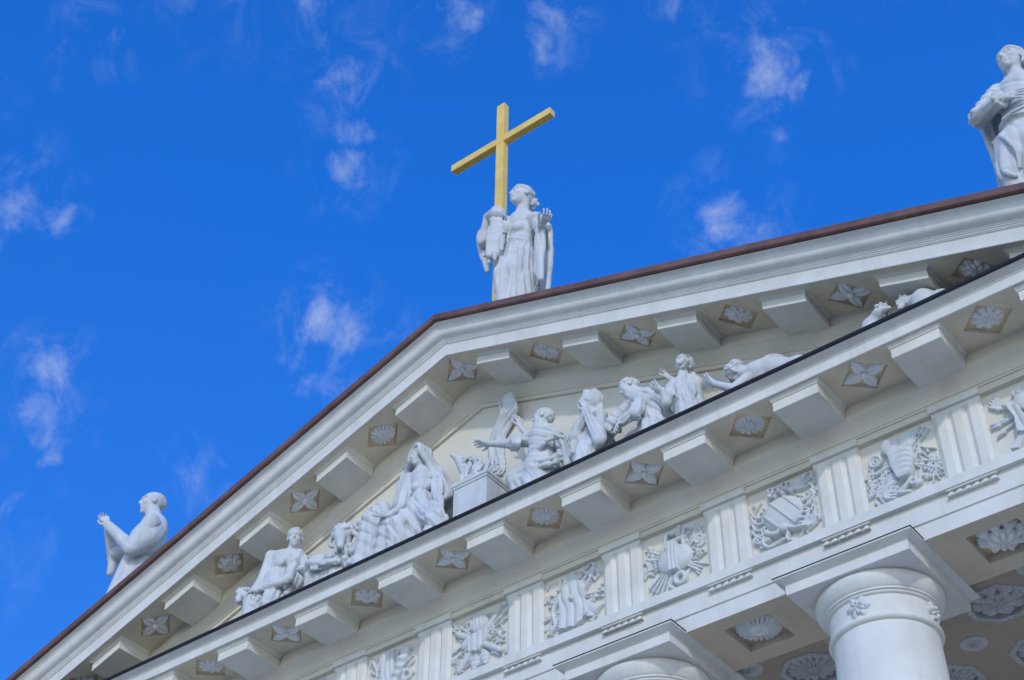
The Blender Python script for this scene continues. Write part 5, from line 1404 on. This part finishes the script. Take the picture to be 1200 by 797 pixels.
def met_tiara(r):
    for q in (-1, 1):
        for i in range(5): r.curve([(q*.30, .10-.10*i), (q*.50, .12-.13*i), (q*.60, .30-.15*i), (q*.54, .40-.15*i)], .045, .02, .05)
    r.plume(.22, .42, .25, .42, 6, .035, 1.1, .05, .7); r.plume(.28, -.40, .3, .36, 5, .032, 1.0, .05, .9); r.plume(-.30, -.40, 2.6, .28, 4, .032, 1.0, .05, -.7)
    r.bits(51, 22, (-.6, .6, -.56, .56)); r.ell(0, .0, .38, .34, .13, .05)
    for k in (-.14, -.02, .10):
        r.curve([(-.30, .20+k*.6), (-.10, .0+k), (.10, -.16+k), (.26, -.22+k)], .018, .018, .12, .08) if False else None
    X = r.X*.80+r.Z*.60; Zr = -r.X*.60+r.Z*.80
    d = ((X)/.34)**2+(Zr/.36)**2; r.h = np.where((d < 1) & (np.abs(np.sin(X*13)) < .30), r.h+.022, r.h)
    r.curve([(-.34, -.28), (-.16, -.36), (.0, -.30), (.18, -.38), (.42, -.44)], .07, .05, .07, .06); r.ell(.0, -.32, .10, .085, .08, .08)
    r.curve([(-.36, -.22), (-.44, -.42), (-.30, -.56), (-.05, -.50)], .05, .04, .06); r.curve([(.05, -.40), (.02, -.52), (.12, -.60)], .05, .035, .06)
    for i in range(9): r.ell(-.20+.05*i, .44+.05*math.sin(i*2.2), .05, .05, .06, .06)
    for i in range(5): r.ring(-.16+.09*i, .49+.03*math.cos(i*2), .045, .016, .05, .08)
def met_cuirass(r):
    r.spears(.05, .05, rad(48, 56, 40, -22, -34, 196, 214, 224), .2, .68, .024)
    for a in rad(205, 213, 221, 229, 237): r.bar(.2*math.cos(a), .2*math.sin(a), .68*math.cos(a), .64*math.sin(a), .03, .03, .04)
    r.ring(-.42, .26, .10, .035, .06); r.ring(-.42, .26, .04, .03, .05); r.bits(21, 20, (-.6, -.15, -.5, .2)); r.bits(22, 22, (.2, .6, -.45, .2))
    r.ell(-.12, .42, .16, .17, .06, .07, .5); r.ell(.18, .42, .17, .17, .06, .06, -.4)
    r.poly([(-.17, .28), (.24, .34), (.27, .02), (.16, -.30), (-.06, -.30), (-.15, .0)], .14, 0)
    X = r.X-.05; r.h = np.where((np.abs(X) < .19) & (r.Z < .26) & (r.Z > -.28) & (r.h > .12), r.h+.02*np.sqrt(np.clip(1-(X/.2)**2, 0, 1))+.006*np.cos(58*r.Z+6*X*X*20), r.h)
    r.curve([(-.12, -.28), (-.30, -.32), (-.36, -.50), (-.2, -.58)], .07, .04, .06); r.curve([(.12, -.32), (.0, -.44), (-.12, -.50), (.06, -.56)], .06, .05, .06); r.ell(.20, -.44, .10, .07, .06); r.ring(.16, -.42, .05, .02, .05, .06)
    r.bar(-.45, .02, -.1, .10, .05, .07, .05)
def met_cannon(r):
    r.spears(0, .05, rad(150, 180, 186, 205), .2, .62, .028)
    for a in rad(120, 135, 150, 165): r.leaf(-.34, .34, a, .28, .04)
    r.bar(-.1, .42, .6, .52, .11, .13, .07, .06, 20); r.poly([(-.36, .24), (-.22, .28), (.0, .42), (.55, .40), (.6, .05), (.25, -.05), (-.05, .08)], .10, 12, .5, .02, .03)
    r.poly([(-.30, .24), (-.12, .18), (.04, -.30), (-.04, -.40), (-.22, -.34), (-.20, -.05)], .14, 20, .2, .018)
    r.poly([(-.20, -.34), (-.10, -.36), (-.26, -.60), (-.40, -.56)], .10, 0); r.poly([(-.02, -.42), (.2, -.34), (.22, -.42), (.0, -.52)], .09, 0)
    r.ell(.34, -.12, .22, .18, .08, .06); r.spears(.3, -.2, rad(-20, -45, -70), .1, .5); r.bits(31, 18, (.1, .6, -.55, 0))
def met_crown(r):
    r.bits(41, 40, (-.6, .6, -.56, .56)); r.spears(0, 0, rad(30, 45, 60, 120, 135, 150, 210, 330), .2, .68); r.ell(0, -.02, .30, .36, .12, .05, 0, 12); r.ring(.0, .45, .10, .04, .05)
    r.curve([(-.4, .3), (-.5, 0), (-.35, -.35)], .06, .04, .06)
for x, fn in zip([-4.4, -2.2, 0.0, 2.2, 4.4, 6.6, 8.8, 11.0], [met_crown, met_quiver, met_standard, met_vestment, met_heart, met_tiara, met_cuirass, met_cannon]):
    r_ = Relief(); fn(r_); r_.build(x)
